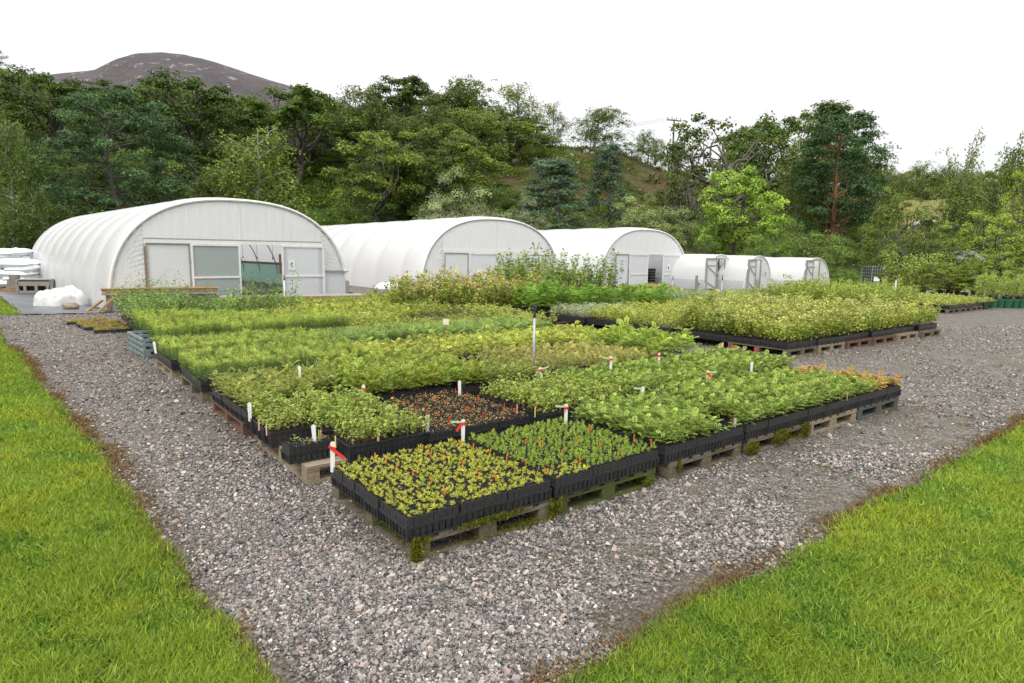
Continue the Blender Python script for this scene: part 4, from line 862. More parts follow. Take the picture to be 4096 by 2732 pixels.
T3 = small_tunnel((9.80, 33.02), 2.56, 1.80, 9.6, .02, .86, 1.62, 1.6, '3', 'small white polytunnel numbered 3 with its door half open', 2.12)
s_ = MB().box((1.86, -.05, .88), (.2, .006, .2)).obj('notice', M['white_plastic'], T3); MB().box((2.1, -.06, .57), (.9, .05, .07)).obj('side_bar', M['wood'], T3)
T2 = small_tunnel((11.74, 32.86), 2.52, 1.76, 9.6, .28, .91, 1.42, 1.57, '2', 'small white polytunnel numbered 2, middle one of three', 1.91)
T1 = small_tunnel((15.36, 34.48), 3.05, 1.70, 12., .38, 1.06, 1.82, 1.57, '1', 'small white polytunnel numbered 1, rightmost of the three', 2.5)
MB().box((2.6, -.04, .5), (.5, .02, .5)).obj('side_panel', M['panel'], T1)

# ------------------------------------------------------------------ trees (unit height meshes: trunk + crown), copied with their parts
def limb(mb, a, b, r0, r1, r, n=5, bend=.12, seg=6):
    a = np.array(a, float); b = np.array(b, float); t = np.linspace(0, 1, seg)[:, None]; L_ = np.linalg.norm(b - a)
    off = r.normal(size=3) * bend * L_; off2 = r.normal(size=3) * bend * .5 * L_
    P = a + (b - a) * t + off * np.sin(t * PI) + off2 * np.sin(t * 2 * PI); mb.tube(P, np.linspace(r0, r1, seg), n, cap=False); return P
def clumps(mb, r, Cn, rc, n, LL, LW, c0, c1, flat=.7, up=.5, cv=.16, droop=0.):
    k = len(Cn); rc = np.broadcast_to(rc, (k,)); D = rdir(r, k * n); rad_ = r.random(k * n) ** .45
    D[:, 2] = np.where(D[:, 2] < -.3, -D[:, 2] * .6, D[:, 2])
    P = np.repeat(Cn, n, 0) + D * rad_[:, None] * np.repeat(rc, n)[:, None] * np.array([1, 1, flat])
    Nn = D * .8 + np.array([0, 0, up]) + r.normal(size=(k * n, 3)) * .45
    Dr = np.cross(Nn, rdir(r, k * n)); Dr[:, 2] -= droop
    cl = np.repeat(np.clip(1 + cv * r.normal(size=(k, 1)), .5, 1.6), n, 0); C = cols(r, k * n, c0, c1, .12) * cl
    leaves(mb, P, Dr, Nn, LL * (.6 + .7 * r.random(k * n)), LW, np.clip(C, .004, 1), sag=.1)
def shell(r, n, rx, rz, cz, lo=.55, zmin=-1, lump=.25, taper=0.):
    D = rdir(r, n * 3); D = D[D[:, 2] > zmin][:n]; s_ = lo + (1 - lo) * r.random(len(D)) ** .5
    az = np.arctan2(D[:, 1], D[:, 0]); lm_ = 1 + lump * np.sin(az * 3 + D[:, 2] * 4 + r.random() * 6) * np.sin(D[:, 2] * 5 + az * 2 + r.random() * 6)
    tp = 1 - taper * np.clip(D[:, 2], -1, 1)
    return D * (s_ * lm_)[:, None] * np.stack([np.full(len(D), rx) * tp, np.full(len(D), rx) * tp, np.full(len(D), rz)], -1) + np.array([0, 0, cz])
KINDS = {}
def make_tree(kind, seed):
    r = np.random.default_rng(seed); T_, C_ = MB(), MB()
    if kind in ('oak', 'oakY', 'oakD', 'gnarl', 'white', 'ash', 'bush', 'willow', 'dense', 'sapling', 'alder'):
        q = dict(oak=(.36, .40, .60, 64, 105, .085, (.055, .10, .012), (.16, .24, .035), 18), oakY=(.40, .38, .60, 70, 100, .085, (.10, .15, .015), (.27, .34, .05), 18),
                 oakD=(.42, .38, .60, 62, 110, .095, (.035, .075, .008), (.13, .20, .025), 18), gnarl=(.48, .38, .60, 60, 60, .068, (.06, .09, .012), (.20, .26, .05), 26),
                 white=(.48, .46, .52, 120, 110, .085, (.14, .19, .05), (.36, .42, .15), 12), ash=(.34, .46, .52, 110, 100, .08, (.15, .26, .02), (.38, .50, .09), 12),
                 bush=(.55, .48, .50, 60, 80, .11, (.06, .12, .02), (.24, .32, .07), 10), willow=(.46, .46, .52, 80, 75, .09, (.14, .18, .06), (.42, .46, .24), 14),
                 dense=(.50, .50, .48, 70, 90, .11, (.02, .05, .012), (.07, .12, .03), 6), sapling=(.34, .46, .54, 120, 60, .055, (.12, .20, .02), (.38, .44, .07), 22), alder=(.36, .47, .52, 120, 60, .055, (.08, .14, .02), (.28, .34, .06), 22))[kind]
        rx, rz, cz, nc, nl, rc, c0, c1, nlimb = q
        Cn = shell(r, nc, rx, rz, cz, .45 if kind != 'gnarl' else .6, -.75, .28, {'ash': .25, 'willow': .1}.get(kind, 0))
        tr = .022 if kind not in ('gnarl', 'oak', 'oakD', 'oakY') else .03
        lean = .10 if kind == 'gnarl' else .03
        tp = limb(T_, (0, 0, -.03), (r.normal() * lean, r.normal() * lean, .62), tr, tr * .35, r, 8, .04, 9)
        idx = r.choice(len(Cn), min(nlimb, len(Cn)), False)
        ends = []
        for i in idx:
            s_ = tp[r.integers(3, 8)]; P = limb(T_, s_, Cn[i], tr * .42, tr * .10, r, 5, .10 if kind != 'gnarl' else .2); ends += [P[2], P[3], P[4]]
        ends = np.array(ends)
        for i in range(len(Cn)):
            if i in idx: continue
            j = np.argmin(np.linalg.norm(ends - Cn[i], axis=1)); limb(T_, ends[j], Cn[i], tr * .14, tr * .05, r, 3, .12, 4)
        lw = {'willow': .010, 'ash': .016, 'sapling': .013, 'alder': .013, 'white': .015}.get(kind, .017); ll = {'willow': .030, 'sapling': .020, 'alder': .020, 'bush': .030, 'white': .022}.get(kind, .026)
        clumps(C_, r, Cn, rc * (.65 + .6 * r.random(len(Cn))), int(nl * (1.6 if kind != 'gnarl' else 1.2)), ll * .85, lw * .95, c0, c1, 1.15 if kind in ('sapling', 'alder', 'bush', 'willow', 'white') else .8, .4, .22)
        if kind in ('bush', 'white', 'dense', 'willow', 'ash'):
            clumps(C_, r, shell(r, 25, rx * .8, rz * .6, cz * .55, .3), rc, nl // 2, ll, lw, c0, c1, .7)
    elif kind in ('birch', 'birchO', 'birchW', 'birchS'):
        c0, c1 = {'birch': ((.08, .13, .02), (.26, .32, .065)), 'birchO': ((.07, .11, .02), (.21, .25, .05)), 'birchW': ((.06, .11, .02), (.2, .28, .06)), 'birchS': ((.08, .12, .02), (.25, .28, .06))}[kind]
        ns, nper, rx = {'birch': (620, 15, .27), 'birchO': (620, 15, .30), 'birchW': (520, 18, .33), 'birchS': (330, 13, .22)}[kind]
        tp = limb(T_, (0, 0, -.03), (r.normal() * .03, r.normal() * .03, .97), .014, .002, r, 7, .02, 12)
        nb = 26; B = []
        for i in range(nb):
            h = .22 + .72 * (i + r.random()) / nb; a = r.random() * 6.3; w_ = rx * (1 - ((h - .45) / .62) ** 2) ** .5 * (.6 + .5 * r.random()) if abs(h - .45) < .6 else .05
            s_ = tp[min(11, int(h * 11))]; e = s_ + np.array([math.cos(a) * w_, math.sin(a) * w_, .10 + .08 * r.random()]); B.append(limb(T_, s_, e, .005, .0012, r, 4, .08))
        B = np.array(B); k = r.integers(0, nb, ns); f = r.integers(2, 6, ns); P0 = B[k, f] + r.normal(size=(ns, 3)) * .026
        Ls = (.05 + .13 * r.random(ns) ** 1.3) * (1.3 if kind == 'birchW' else 1); t = np.linspace(0, 1, nper); sw = r.normal(size=(ns, 3)) * .05
        P = P0[:, None] + np.array([0, 0, -1.]) * Ls[:, None, None] * t[None, :, None] + sw[:, None] * t[None, :, None] ** .5 + r.normal(size=(ns, nper, 3)) * .007
        P = P.reshape(-1, 3); n = len(P); Nn = r.normal(size=(n, 3)) + np.array([0, 0, .4]); Dr = r.normal(size=(n, 3)) - np.array([0, 0, .9])
        cl = np.repeat(1 + .2 * r.normal(size=(ns, 1)), nper, 0)
        leaves(C_, P, Dr, Nn, .019 * (.7 + .6 * r.random(n)), .013, np.clip(cols(r, n, c0, c1, .12) * cl, .004, 1))
    elif kind in ('pine', 'pineTall', 'pineBlue', 'larch'):
        c0, c1 = {'pine': ((.035, .08, .03), (.13, .22, .075)), 'pineTall': ((.035, .085, .03), (.12, .21, .07)), 'pineBlue': ((.055, .10, .055), (.17, .25, .135)), 'larch': ((.06, .10, .03), (.18, .24, .06))}[kind]
        tp = limb(T_, (0, 0, -.03), (r.normal() * .03, r.normal() * .03, .96), .02 if kind != 'larch' else .013, .004, r, 7, .02, 12)
        n1, base, rx = {'pine': (190, .08, .40), 'pineTall': (120, .30, .25), 'pineBlue': (140, .06, .28), 'larch': (120, .12, .24)}[kind]
        Cn = []
        for i in range(n1):
            h = base + (1 - base) * ((i + r.random()) / n1) ** .9; w_ = rx * {'pine': (1 - ((h - .32) / .78) ** 2) ** .6 if h > .32 else .95, 'pineTall': (1 - abs(h - .62) / .62) ** .45, 'pineBlue': (1.08 - h) ** .6, 'larch': (1.05 - h) ** .7}[kind]
            a = r.random() * 6.3; w_ *= .45 + .6 * r.random() ** .6; c = np.array([math.cos(a) * w_, math.sin(a) * w_, h - .03 * (kind == 'larch')]); Cn.append(c)
            if i % 3 == 0: limb(T_, tp[min(11, int(max(.1, h - .06) * 11.5))], c, .0042, .0010, r, 4, .06)
        if kind == 'pineTall':
            for i in range(7): h = .22 + .1 * r.random(); a = r.random() * 6.3; limb(T_, tp[3], (math.cos(a) * .12, math.sin(a) * .16, h + .1), .005, .001, r, 4, .15)
        Cn = np.array(Cn); clumps(C_, r, Cn, {'pine': .068, 'pineTall': .065, 'pineBlue': .065, 'larch': .06}[kind] * (.7 + .6 * r.random(len(Cn))), 150, .020, .0085, c0, c1, .55, .6, .2)
    return T_, C_
TREE_SPECS = dict(oak=('bark', 3), oakY=('bark', 2), oakD=('bark', 2), gnarl=('bark', 2), white=('bark', 1), ash=('bark', 1), bush=('bark', 2), willow=('bark', 2), dense=('bark', 1), sapling=('bark', 2), alder=('bark', 2),
                  birch=('birch_bark', 2), birchO=('birch_bark', 2), birchW=('birch_bark', 1), birchS=('birch_bark', 2), pine=('bark', 1), pineTall=('pine_bark', 1), pineBlue=('bark', 2), larch=('bark', 1))
def tree(px, D, ytop, width, kind, label, group=None, cat='tree', var=None, name=None, base=None, ry=None):
    """a tree D metres ahead on the sight line px; its top reaches the sight line ytop (photo pixels), width in photo pixels"""
    if kind not in KINDS:
        bk, nv = TREE_SPECS[kind]; KINDS[kind] = []
        for i in range(nv):
            T_, C_ = make_tree(kind, 50 + 13 * list(TREE_SPECS).index(kind) + i); V_ = C_.arrays()[0]
            wd_ = np.percentile(V_[:, 0], 98) - np.percentile(V_[:, 0], 2); ht_ = V_[:, 2].max()
            KINDS[kind].append((T_.mesh('trunk', M[bk], smooth=True), C_.mesh('crown', M['leaf'], True), wd_, ht_))
    P = at_depth(px, ytop, D); z0 = float(hz(P[0], P[1])) if base is None else base
    H = P[2] - z0; v_ = KINDS[kind][(var if var is not None else TRR.randrange(9)) % len(KINDS[kind])]
    wm = width / CAM_F * D; sx = wm / v_[2]; sz = H / v_[3]
    t_ = thing(name or {'pine': 'pine_tree', 'pineTall': 'pine_tree', 'pineBlue': 'pine_tree', 'larch': 'larch_tree', 'bush': 'shrub', 'willow': 'willow_tree', 'dense': 'conifer_hedge', 'sapling': 'young_tree', 'alder': 'young_tree'}.get(kind, 'birch_tree' if kind.startswith('birch') else 'oak_tree' if kind.startswith('oak') or kind == 'gnarl' else 'broadleaf_tree'),
               label, cat, (P[0], P[1], z0), TRR.random() * .8 - .4 + PI * TRR.randrange(2), group)
    t_.scale = (sx, sx, sz); place('trunk', v_[0], t_); place('crown', v_[1], t_); return t_
TRR = random.Random(77)
s2 = 1.7423
NT = [  # x, D, top, width (2351 px), kind, label
 (-5, 47, 195, 150, 'birchW', 'tall weeping birch cut by the left edge of the picture'),
 (85, 44, 425, 170, 'birchW', 'low weeping birch below the tall one, left of the big tunnel'),
 (20, 43, 470, 120, 'birchW', 'short weeping birch behind the stacks of white bags'),
 (112, 70, 158, 190, 'oakD', 'dark oak with a pale bare trunk above the low weeping birch'),
 (268, 50, 212, 300, 'pine', 'broad blue-green Scots pine rising behind the largest tunnel'),
 (432, 72, 164, 215, 'oakD', 'big dark green oak right of the broad Scots pine'),
 (588, 56, 266, 195, 'birch', 'light green drooping birch behind the top of tunnel 6'),
 (672, 76, 192, 230, 'oak', 'large mid-green oak behind the light green birch'),
 (815, 84, 178, 130, 'birchO', 'tall birch with a long bare trunk on the skyline right of the mountain'),
 (918, 92, 168, 150, 'oak', 'round oak on the skyline between two birches'),
 (932, 80, 245, 110, 'birch', 'small yellowish birch beneath the skyline oak'),
 (1040, 92, 160, 150, 'birchO', 'tallest skyline birch above the middle tunnel'),
 (1100, 80, 235, 120, 'birch', 'slim light birch beneath the tallest skyline birch'),
 (1182, 90, 175, 120, 'birchS', 'thin airy birch at the left end of the bare heather slope'),
 (1268, 98, 225, 60, 'birchS', 'narrow wispy birch on the ridge left of the round-topped birch'),
 (1365, 98, 238, 125, 'birchO', 'round-topped birch on the ridge above the heather slope'),
 (1225, 94, 300, 110, 'birch', 'short bright birch at the top of the heather slope'),
 (872, 62, 302, 190, 'oakY', 'yellow-green oak behind the ridge of tunnel 5, left one'),
 (1035, 68, 276, 220, 'oakY', 'yellow-green oak behind the ridge of tunnel 5, right one'),
 (1068, 49, 378, 200, 'willow', 'silvery willow standing behind tunnel 5'),
 (1195, 47, 440, 120, 'willow', 'smaller silvery willow at the right shoulder of tunnel 5'),
 (1272, 53, 360, 160, 'pineBlue', 'wide blue-green pine between tunnels 5 and 4'),
 (1398, 58, 322, 105, 'pineBlue', 'slim blue-green pine rising before the heather slope'),
 (1492, 45, 444, 175, 'white', 'pale round whitebeam behind tunnel 4'),
 (1655, 66, 246, 290, 'gnarl', 'large gnarled oak with twisted open limbs'),
 (1585, 60, 370, 150, 'gnarl', 'leaning half-bare tree at the foot of the gnarled oak'),
 (1768, 80, 256, 170, 'oakD', 'dark oak behind the gnarled one on its right'),
 (1712, 49, 378, 165, 'ash', 'bright lime-green tree behind the small tunnels'),
 (1912, 82, 228, 170, 'larch', 'dark ragged larch on the skyline behind the tall Scots pine'),
 (1940, 58, 250, 160, 'pineTall', 'tall Scots pine with a bare orange trunk'),
 (1850, 64, 296, 140, 'birchO', 'olive birch left of the tall Scots pine'),
 (1840, 50, 512, 190, 'bush', 'spreading green shrub behind the smallest tunnels'),
 (2012, 80, 330, 120, 'birchO', 'olive birch right of the tall Scots pine'),
 (2226, 78, 293, 80, 'birchS', 'lone birch with a white trunk on the right slope'),
 (2215, 76, 385, 130, 'birch', 'low leafy birch around the lone white trunk'),
 (2080, 46, 425, 165, 'alder', 'loose olive willow scrub right of the tall Scots pine'),
 (2335, 62, 308, 110, 'birchO', 'birch reaching the right edge of the picture'),
 (2372, 30, 365, 110, 'sapling', 'bright yellow-green young tree cut by the right edge'),
 (2235, 52, 492, 240, 'dense', 'dark conifer hedge behind the low shed roof'),
 (2140, 30, 520, 150, 'alder', 'young alder with loose leaves right of the caged tanks'),
 (2072, 32, 545, 100, 'alder', 'leafy young alder partly hiding the caged tanks'),
 (2170, 27, 600, 130, 'sapling', 'bright young willow behind the yellow post'),
 (2290, 28, 480, 170, 'sapling', 'tall yellow-green young willow above the green pots'),
 (2270, 26, 575, 130, 'sapling', 'leafy young hazel beside the steel post on the right'),
 (1925, 46, 612, 60, 'bush', 'small grey-green bush right of tunnel 1'),
 (1955, 44, 615, 60, 'bush', 'second small grey-green bush, nearer the caged tanks'),
 (1760, 45, 520, 90, 'bush', 'dark bush under the bright lime-green tree'),
 (1590, 47, 500, 100, 'bush', 'shrub between the whitebeam and the lime-green tree'),
]
for (x, D, yt, wd_, kd, lb) in NT: tree(x * s2, D, yt * s2, wd_ * s2, kd, lb)
# the wood on the hillside: many trees no label could tell apart
SKY = [(-400, 120), (0, 112), (60, 132), (120, 140), (200, 115), (245, 150), (262, 180), (330, 195), (360, 190), (430, 190), (520, 215), (560, 220), (640, 235), (700, 215), (750, 240), (790, 215), (850, 225), (980, 200), (1100, 200), (1150, 240), (1210, 260)]
WL = {'birchO': 'olive birch among the trees covering the left hillside', 'birch': 'light green birch among the trees covering the left hillside', 'oak': 'mid-green oak among the trees covering the left hillside', 'oakD': 'dark oak among the trees covering the left hillside', 'oakY': 'yellowish oak among the trees covering the left hillside', 'bush': 'low scrub bush between the trees of the left hillside'}
r = random.Random(5)
for D, n, ylo in ((64, 15, 330), (74, 17, 265), (84, 17, 215), (95, 18, 165), (106, 18, 130)):
    for i in range(n):
        x = -260 + (1480 + (0 if D > 80 else -220)) * (i + r.random() * .8) / n
        if D < 80 and 610 < x < 830 and r.random() < .75: continue
        yt = max(ylo + r.uniform(-10, 60), np.interp(x, [a for a, b in SKY], [b for a, b in SKY]) + r.uniform(0, 22)) if D > 90 else max(ylo + r.uniform(0, 70), np.interp(x, [a for a, b in SKY], [b for a, b in SKY]) + 15)
        kd = r.choice(['birchO', 'birch', 'oak', 'oakD', 'birchO', 'oakY', 'oak'] if D > 70 else ['bush', 'birchO', 'oak', 'bush'])
        P = at_depth(x * s2, yt * s2, D); z0 = float(hz(P[0], P[1]))
        if P[2] - z0 < 4: continue
        if P[2] - z0 > 18: yt += (P[2] - z0 - 17) / D * CAM_F / s2
        tree(x * s2, D, yt * s2, r.uniform(120, 185) * 70 / D * s2, kd, WL[kd], 'trees on the left hillside')
r = random.Random(15)
for i in range(64):
    x = r.uniform(-200, 1180); D = r.uniform(56, 100)
    if 610 < x < 830 and D < 74: continue
    G_ = at_depth(x * s2, 1000, D); z0 = float(hz(G_[0], D)); h_ = r.uniform(2.5, 5.5); k_ = CAM_F / D
    yt = 1000 - (z0 + h_ - G_[2]) * k_
    tree(x * s2, D, yt, r.uniform(4.5, 8) * k_, 'bush', 'low undergrowth bush beneath the trees of the left hillside', 'undergrowth on the left hillside')
for (x, D, yt, wd_, kd) in [(1455, 100, 318, 60, 'bush'), (1490, 104, 300, 60, 'birchO'), (1520, 100, 320, 50, 'bush'), (1560, 96, 330, 70, 'birchO'), (1720, 88, 275, 110, 'oak'), (1820, 90, 322, 100, 'birchO'), (1690, 78, 330, 120, 'oak'), (1800, 72, 380, 120, 'birchO'), (1880, 74, 330, 110, 'oakD'), (1960, 76, 300, 90, 'oakD'), (1620, 60, 440, 110, 'bush'), (1780, 56, 470, 120, 'bush'), (1990, 66, 420, 120, 'birchO'), (2020, 56, 500, 120, 'bush'), (1895, 56, 520, 120, 'bush'), (1330, 52, 470, 120, 'bush'), (1440, 52, 500, 90, 'oakD'), (1400, 49, 520, 80, 'bush'), (1180, 58, 440, 110, 'oakD'), (1130, 60, 420, 110, 'oakD')]:
    tree(x * s2, D, yt * s2, wd_ * s2, kd, {'bush': 'green scrub bush on the slope behind the right-hand tunnels', 'birchO': 'olive birch on the slope behind the right-hand tunnels', 'oak': 'mid-green oak on the slope behind the right-hand tunnels', 'oakD': 'dark oak on the slope behind the right-hand tunnels'}[kd], 'trees on the slope behind the right-hand tunnels')
r = random.Random(8)
for i in range(26):
    x = 1985 + 470 * i / 25 + r.uniform(-8, 8); D = r.uniform(118, 150); tree(x * s2, D, (np.interp(x, [1985, 2030, 2070, 2140, 2200, 2250, 2351, 2460], [350, 372, 388, 372, 380, 378, 372, 370]) + r.uniform(-8, 16)) * s2, r.uniform(45, 75) * s2, r.choice(['birchO', 'oak', 'oakD', 'birchO']), 'small far tree in the row along the right skyline', 'far trees along the right skyline')
for i in range(6):
    x = 2190 + 30 * i + r.uniform(-8, 8); D = r.uniform(62, 78); tree(x * s2, D, r.uniform(470, 520) * s2, r.uniform(50, 90) * s2, r.choice(['bush', 'sapling']), 'scrub bush on the grassy slope at the right', 'scrub on the right slope')

# bracken and undergrowth over the hill: nobody could count it
r = np.random.default_rng(31); n = 9500
D = r.uniform(46, 112, n); px = r.uniform(-300, 4700, n); x = (px - 2048) / 2572 * D; z = hz(x, D)
dens = vn(x, D, .09, 3, 3); k = (z > .25) & (((px < 1750) & (dens > .28)) | ((px >= 1750) & (px < 3000) & ((dens > .44) | (z < 9))) | ((px >= 3000) & (dens > .5)))
x, D, z, px = x[k], D[k], z[k], px[k]; mb = MB(); pal_ = vn(x, D, .12, 6, 3)[:, None]
Cn = np.stack([x, D, z + .15], -1); m_ = 34; kk = len(Cn)
dd = rdir(r, kk * m_); dd[:, 2] = abs(dd[:, 2]); sz = .5 + .6 * r.random(kk); P = np.repeat(Cn, m_, 0) + dd * (r.random(kk * m_) ** .5)[:, None] * np.repeat(sz, m_)[:, None] * np.array([1.3, 1.3, .6])
cc = (np.array([.07, .14, .015]) * (1 - pal_) + np.array([.24, .33, .05]) * pal_) * (1 + .2 * r.normal(size=(kk, 1))); C = np.repeat(cc, m_, 0) * (1 + .15 * r.normal(size=(kk * m_, 1)))
leaves(mb, P, dd + r.normal(size=dd.shape) * .6, np.tile((0, 0, 1.), (len(P), 1)) + .4 * r.normal(size=dd.shape), .34, .17, np.clip(C, .01, 1), sag=.25)
tag(mb.obj('bracken', M['leaf'], col=True), 'bright green bracken covering the slopes between the trees', 'bracken', kind='stuff')
# heather tussocks on the open knoll
n = 2600; D = r.uniform(60, 112, n); px = r.uniform(1850, 2850, n); x = (px - 2048) / 2572 * D; z = hz(x, D); k = (z > 7) & (vn(x, D, .1, 9, 3) > .42); x, D, z = x[k], D[k], z[k]; kk = len(x)
Cn = np.stack([x, D, z + .05], -1); dd = rdir(r, kk * 22); dd[:, 2] = abs(dd[:, 2]); P = np.repeat(Cn, 22, 0) + dd * np.array([.7, .7, .3]) * r.random((kk * 22, 1))
cc = np.where(r.random((kk, 1)) < .5, np.array([[.14, .075, .06]]), np.array([[.13, .12, .04]])); mb = MB()
leaves(mb, P, dd + .5 * r.normal(size=dd.shape), np.tile((0, 0, 1.), (len(P), 1)) + .5 * r.normal(size=dd.shape), .26, .12, np.clip(np.repeat(cc, 22, 0) * (1 + .25 * r.normal(size=(kk * 22, 1))), .01, 1))
tag(mb.obj('heather', M['leaf'], col=True), 'reddish-brown heather tussocks on the open knoll', 'heather', kind='stuff')
def rock(sx, sy, sz, seed, n=10):
    r = np.random.default_rng(seed); G = np.zeros((n, 2 * n + 1, 3)); a = np.linspace(0, 2 * PI, 2 * n + 1); e = np.linspace(-PI / 2, PI / 2, n)
    for i in range(n):
        for j in range(2 * n + 1):
            d = np.array([math.cos(e[i]) * math.cos(a[j]), math.cos(e[i]) * math.sin(a[j]), math.sin(e[i])]); f = .78 + .5 * float(vn(d[0] * 1.3 + 9 + seed, d[1] * 1.3 + d[2] * 1.7 + 9, 1.1, seed % 7, 3)); G[i, j] = d * f * np.array([sx, sy, sz])
    mb = MB(); mb.grid(G); return mb
for i, (x, y, sz_) in enumerate([(1182, 376, 9), (1228, 372, 8), (1262, 380, 6), (1290, 375, 6), (1310, 362, 8), (1325, 378, 7), (1345, 352, 9), (1360, 355, 6), (1450, 352, 9), (1255, 358, 7), (1302, 348, 5), (1140, 392, 7)]):
    D0 = 60
    for D0 in np.arange(58, 110, .5):
        P = at_depth(x * s2, y * s2, D0)
        if P[2] < hz(P[0], P[1]): break
    w_ = sz_ * s2 / CAM_F * D0 * .85; o = rock(w_, w_ * .8, w_ * .8, i).obj('boulder', M['stone_grey'], smooth=True); o.location = (P[0], P[1], float(hz(P[0], P[1])) + w_ * .25)
    tag(o, 'pale lichen-covered boulder among the heather on the open knoll', 'boulder', 'boulders on the knoll')
for i, (x, y, sz_) in enumerate([(2110, 437, 12), (2140, 440, 9), (2210, 442, 7)]):
    P = at_depth(x * s2, y * s2, 96); o = rock(.8, .6, .5, 40 + i).obj('boulder', M['stone_grey'], smooth=True); o.location = (P[0], P[1], float(hz(P[0], P[1])) + .1); tag(o, 'grey boulder on the grassy crest of the right slope', 'boulder', 'boulders on the right slope')

# ------------------------------------------------------------------ power line
def pole(px, D, ytop, label):
    P = at_depth(px, ytop, D); z0 = float(hz(P[0], P[1])); h = P[2] - z0; t_ = thing('power_pole', label, 'power pole', (P[0], P[1], z0), .35, None)
    MB().tube([(0, 0, -.2), (0, 0, h)], [.15, .10], 8).obj('post', M['bark'], t_); MB().box((0, 0, h - .12), (2.3, .12, .14)).obj('crossarm', M['bark'], t_)
    for x in (-1.05, -.35, .35, 1.05)[::1] if True else (): MB().tube([(x, 0, h - .05), (x, 0, h + .28)], [.05, .07], 6).obj('insulator', M['galv'], t_)
    return P, h
P1, h1 = pole(2697, 92, 478, 'wooden power pole with crossarm on the skyline by the gnarled oak')
for k, (dy, dxx) in enumerate([(0, -1.05), (.0, -.35), (0, .35), (0, 1.05)]):
    a = np.array([P1[0] + dxx, P1[1], P1[2] + .25]); b = at_depth(-400 + k * 10, 500 + k * 17, 40 + k * .6); t = np.linspace(0, 1, 40)[:, None]
    pts = a * (1 - t) + b * t - np.array([0, 0, 1]) * 4.2 * 4 * t * (1 - t) * .5
    tag(MB().tube(pts, .008, 4, cap=False).obj('power_cable', M['metal_dark']), f'thin overhead cable crossing the wood, {["lowest", "second", "third", "topmost"][k] if False else ["rearmost", "second from rear", "third from rear", "frontmost"][k]} of four', 'cable', 'overhead cables')

# ------------------------------------------------------------------ dry stone wall, bags, crate, heap by tunnel 6
r = np.random.default_rng(12); mb = MB(); WA, WB = np.array([-40., 39.5]), np.array([-18., 40.5]); wl = np.linalg.norm(WB - WA); wd_ = (WB - WA) / wl
t_ = thing('stone_wall', 'lichened dry stone wall behind the white bags, left of tunnel 6', 'wall', (WA[0], WA[1], 0), math.atan2(wd_[1], wd_[0]))
z = 0.
for row in range(7):
    x = -r.random() * .3; hh = .2 * (1 - row * .04)
    while x < wl:
        w_ = r.uniform(.18, .5); v_, q_, tt_, cc_ = MB().box((0, 0, 0), (w_ * .95, .5, hh * .93)).arrays(); v_ = v_ + r.normal(size=v_.shape) * .03; mb.add(v_ + np.array([x + w_ / 2, 0, z + hh / 2]), q_); x += w_
    z += hh
mb.obj('stones', M['stone_grey'], t_)
m, t, p, out = nodes('ground_sheet'); vec = N(t, 'NewGeometry').outputs['Position']; n1 = noise(t, 1.5, 5, .6, vec); r1 = ramp(t, n1.outputs['Fac'], [(.3, (.05, .052, .06)), (.7, (.15, .155, .17))]); t.links.new(r1.outputs[0], p.inputs['Base Color']); p.inputs['Roughness'].default_value = .4; bump(t, p, n1.outputs['Fac'], .4, .05); M['sheet'] = m
poly = [(-12.3, 16.05), (-10.65, 16.8), (-10.95, 17.4), (-21.9, 29.1), (-26, 31), (-30, 31), (-17.4, 21.8)]
mb = MB(); pts = []
for (a, b) in zip(poly, poly[1:] + poly[:1]):
    for s_ in np.linspace(0, 1, 12)[:-1]: pts.append((a[0] + (b[0] - a[0]) * s_, a[1] + (b[1] - a[1]) * s_))
pts = np.array(pts); pts += r.normal(size=pts.shape) * .03; c0 = np.array([-16, 22.]); n = len(pts); rings = [c0 + (pts - c0) * s_ for s_ in (.001, .3, .6, .9, 1.)]
G = np.stack([np.concatenate([q, np.full((n, 1), .014 + .012 * i)], 1) for i, q in enumerate(rings)]); G[-1, :, 2] = .02 + .02 * r.random(n); G = np.concatenate([G, G[:, :1]], 1); mb.grid(G)
tag(mb.obj('ground_sheet', M['sheet'], smooth=True), 'black woven ground sheet along the left side of tunnel 6', kind='structure')
def pillow(sx, sy, sz, seed):
    r = np.random.default_rng(seed); n = 14; u = np.linspace(-1, 1, n); G = np.zeros((n, n, 3)); X, Y = np.meshgrid(u, u, indexing='ij')
    h = ((1 - X ** 4) * (1 - Y ** 4)).clip(0) ** .45; nzv = vn(X * 2 + seed, Y * 2, 1.3, seed % 5, 3) - .5
    mb = MB()
    for sg in (1, -1): mb.grid(np.stack([X * sx / 2, Y * sy / 2, sg * h * sz / 2 * (1 + .5 * nzv) + sz / 2 + .03 * nzv], -1))
    return mb
def bagstack(px, D, nl, w_, label, zh, seed):
    P = at_depth(px, 1010, D); z0 = 0; t_ = thing('bag_stack', label, 'bag stack', (P[0], P[1], z0), .2)
    for k in range(nl):
        for j in (-1, 1):
            q = (k + seed) % 2; o = pillow(w_ * random.Random(seed + k * 3 + j).uniform(.9, 1.04), w_ * .54, zh / nl * 1.75, seed + k * 2 + j).obj('bag', M['bag'], t_, smooth=True); rr = random.Random(k * 7 + j + seed)
            o.location = (j * w_ * .24 * q + rr.gauss(0, .04), j * w_ * .24 * (1 - q) + rr.gauss(0, .03), .1 + k * zh / nl); o.rotation_euler = (rr.gauss(0, .03), rr.gauss(0, .04), PI / 2 * q + rr.gauss(0, .06))
    MB().box((0, 0, .06), (w_, w_, .11)).obj('pallet_base', M['wood'], t_)
bagstack(-10, 27.5, 7, 1.9, 'tall stack of white bags beside the stone wall at the left edge', 1.35, 3)
bagstack(45, 25.6, 5, 1.5, 'lower stack of white bags with a loose cover in front', .95, 30)
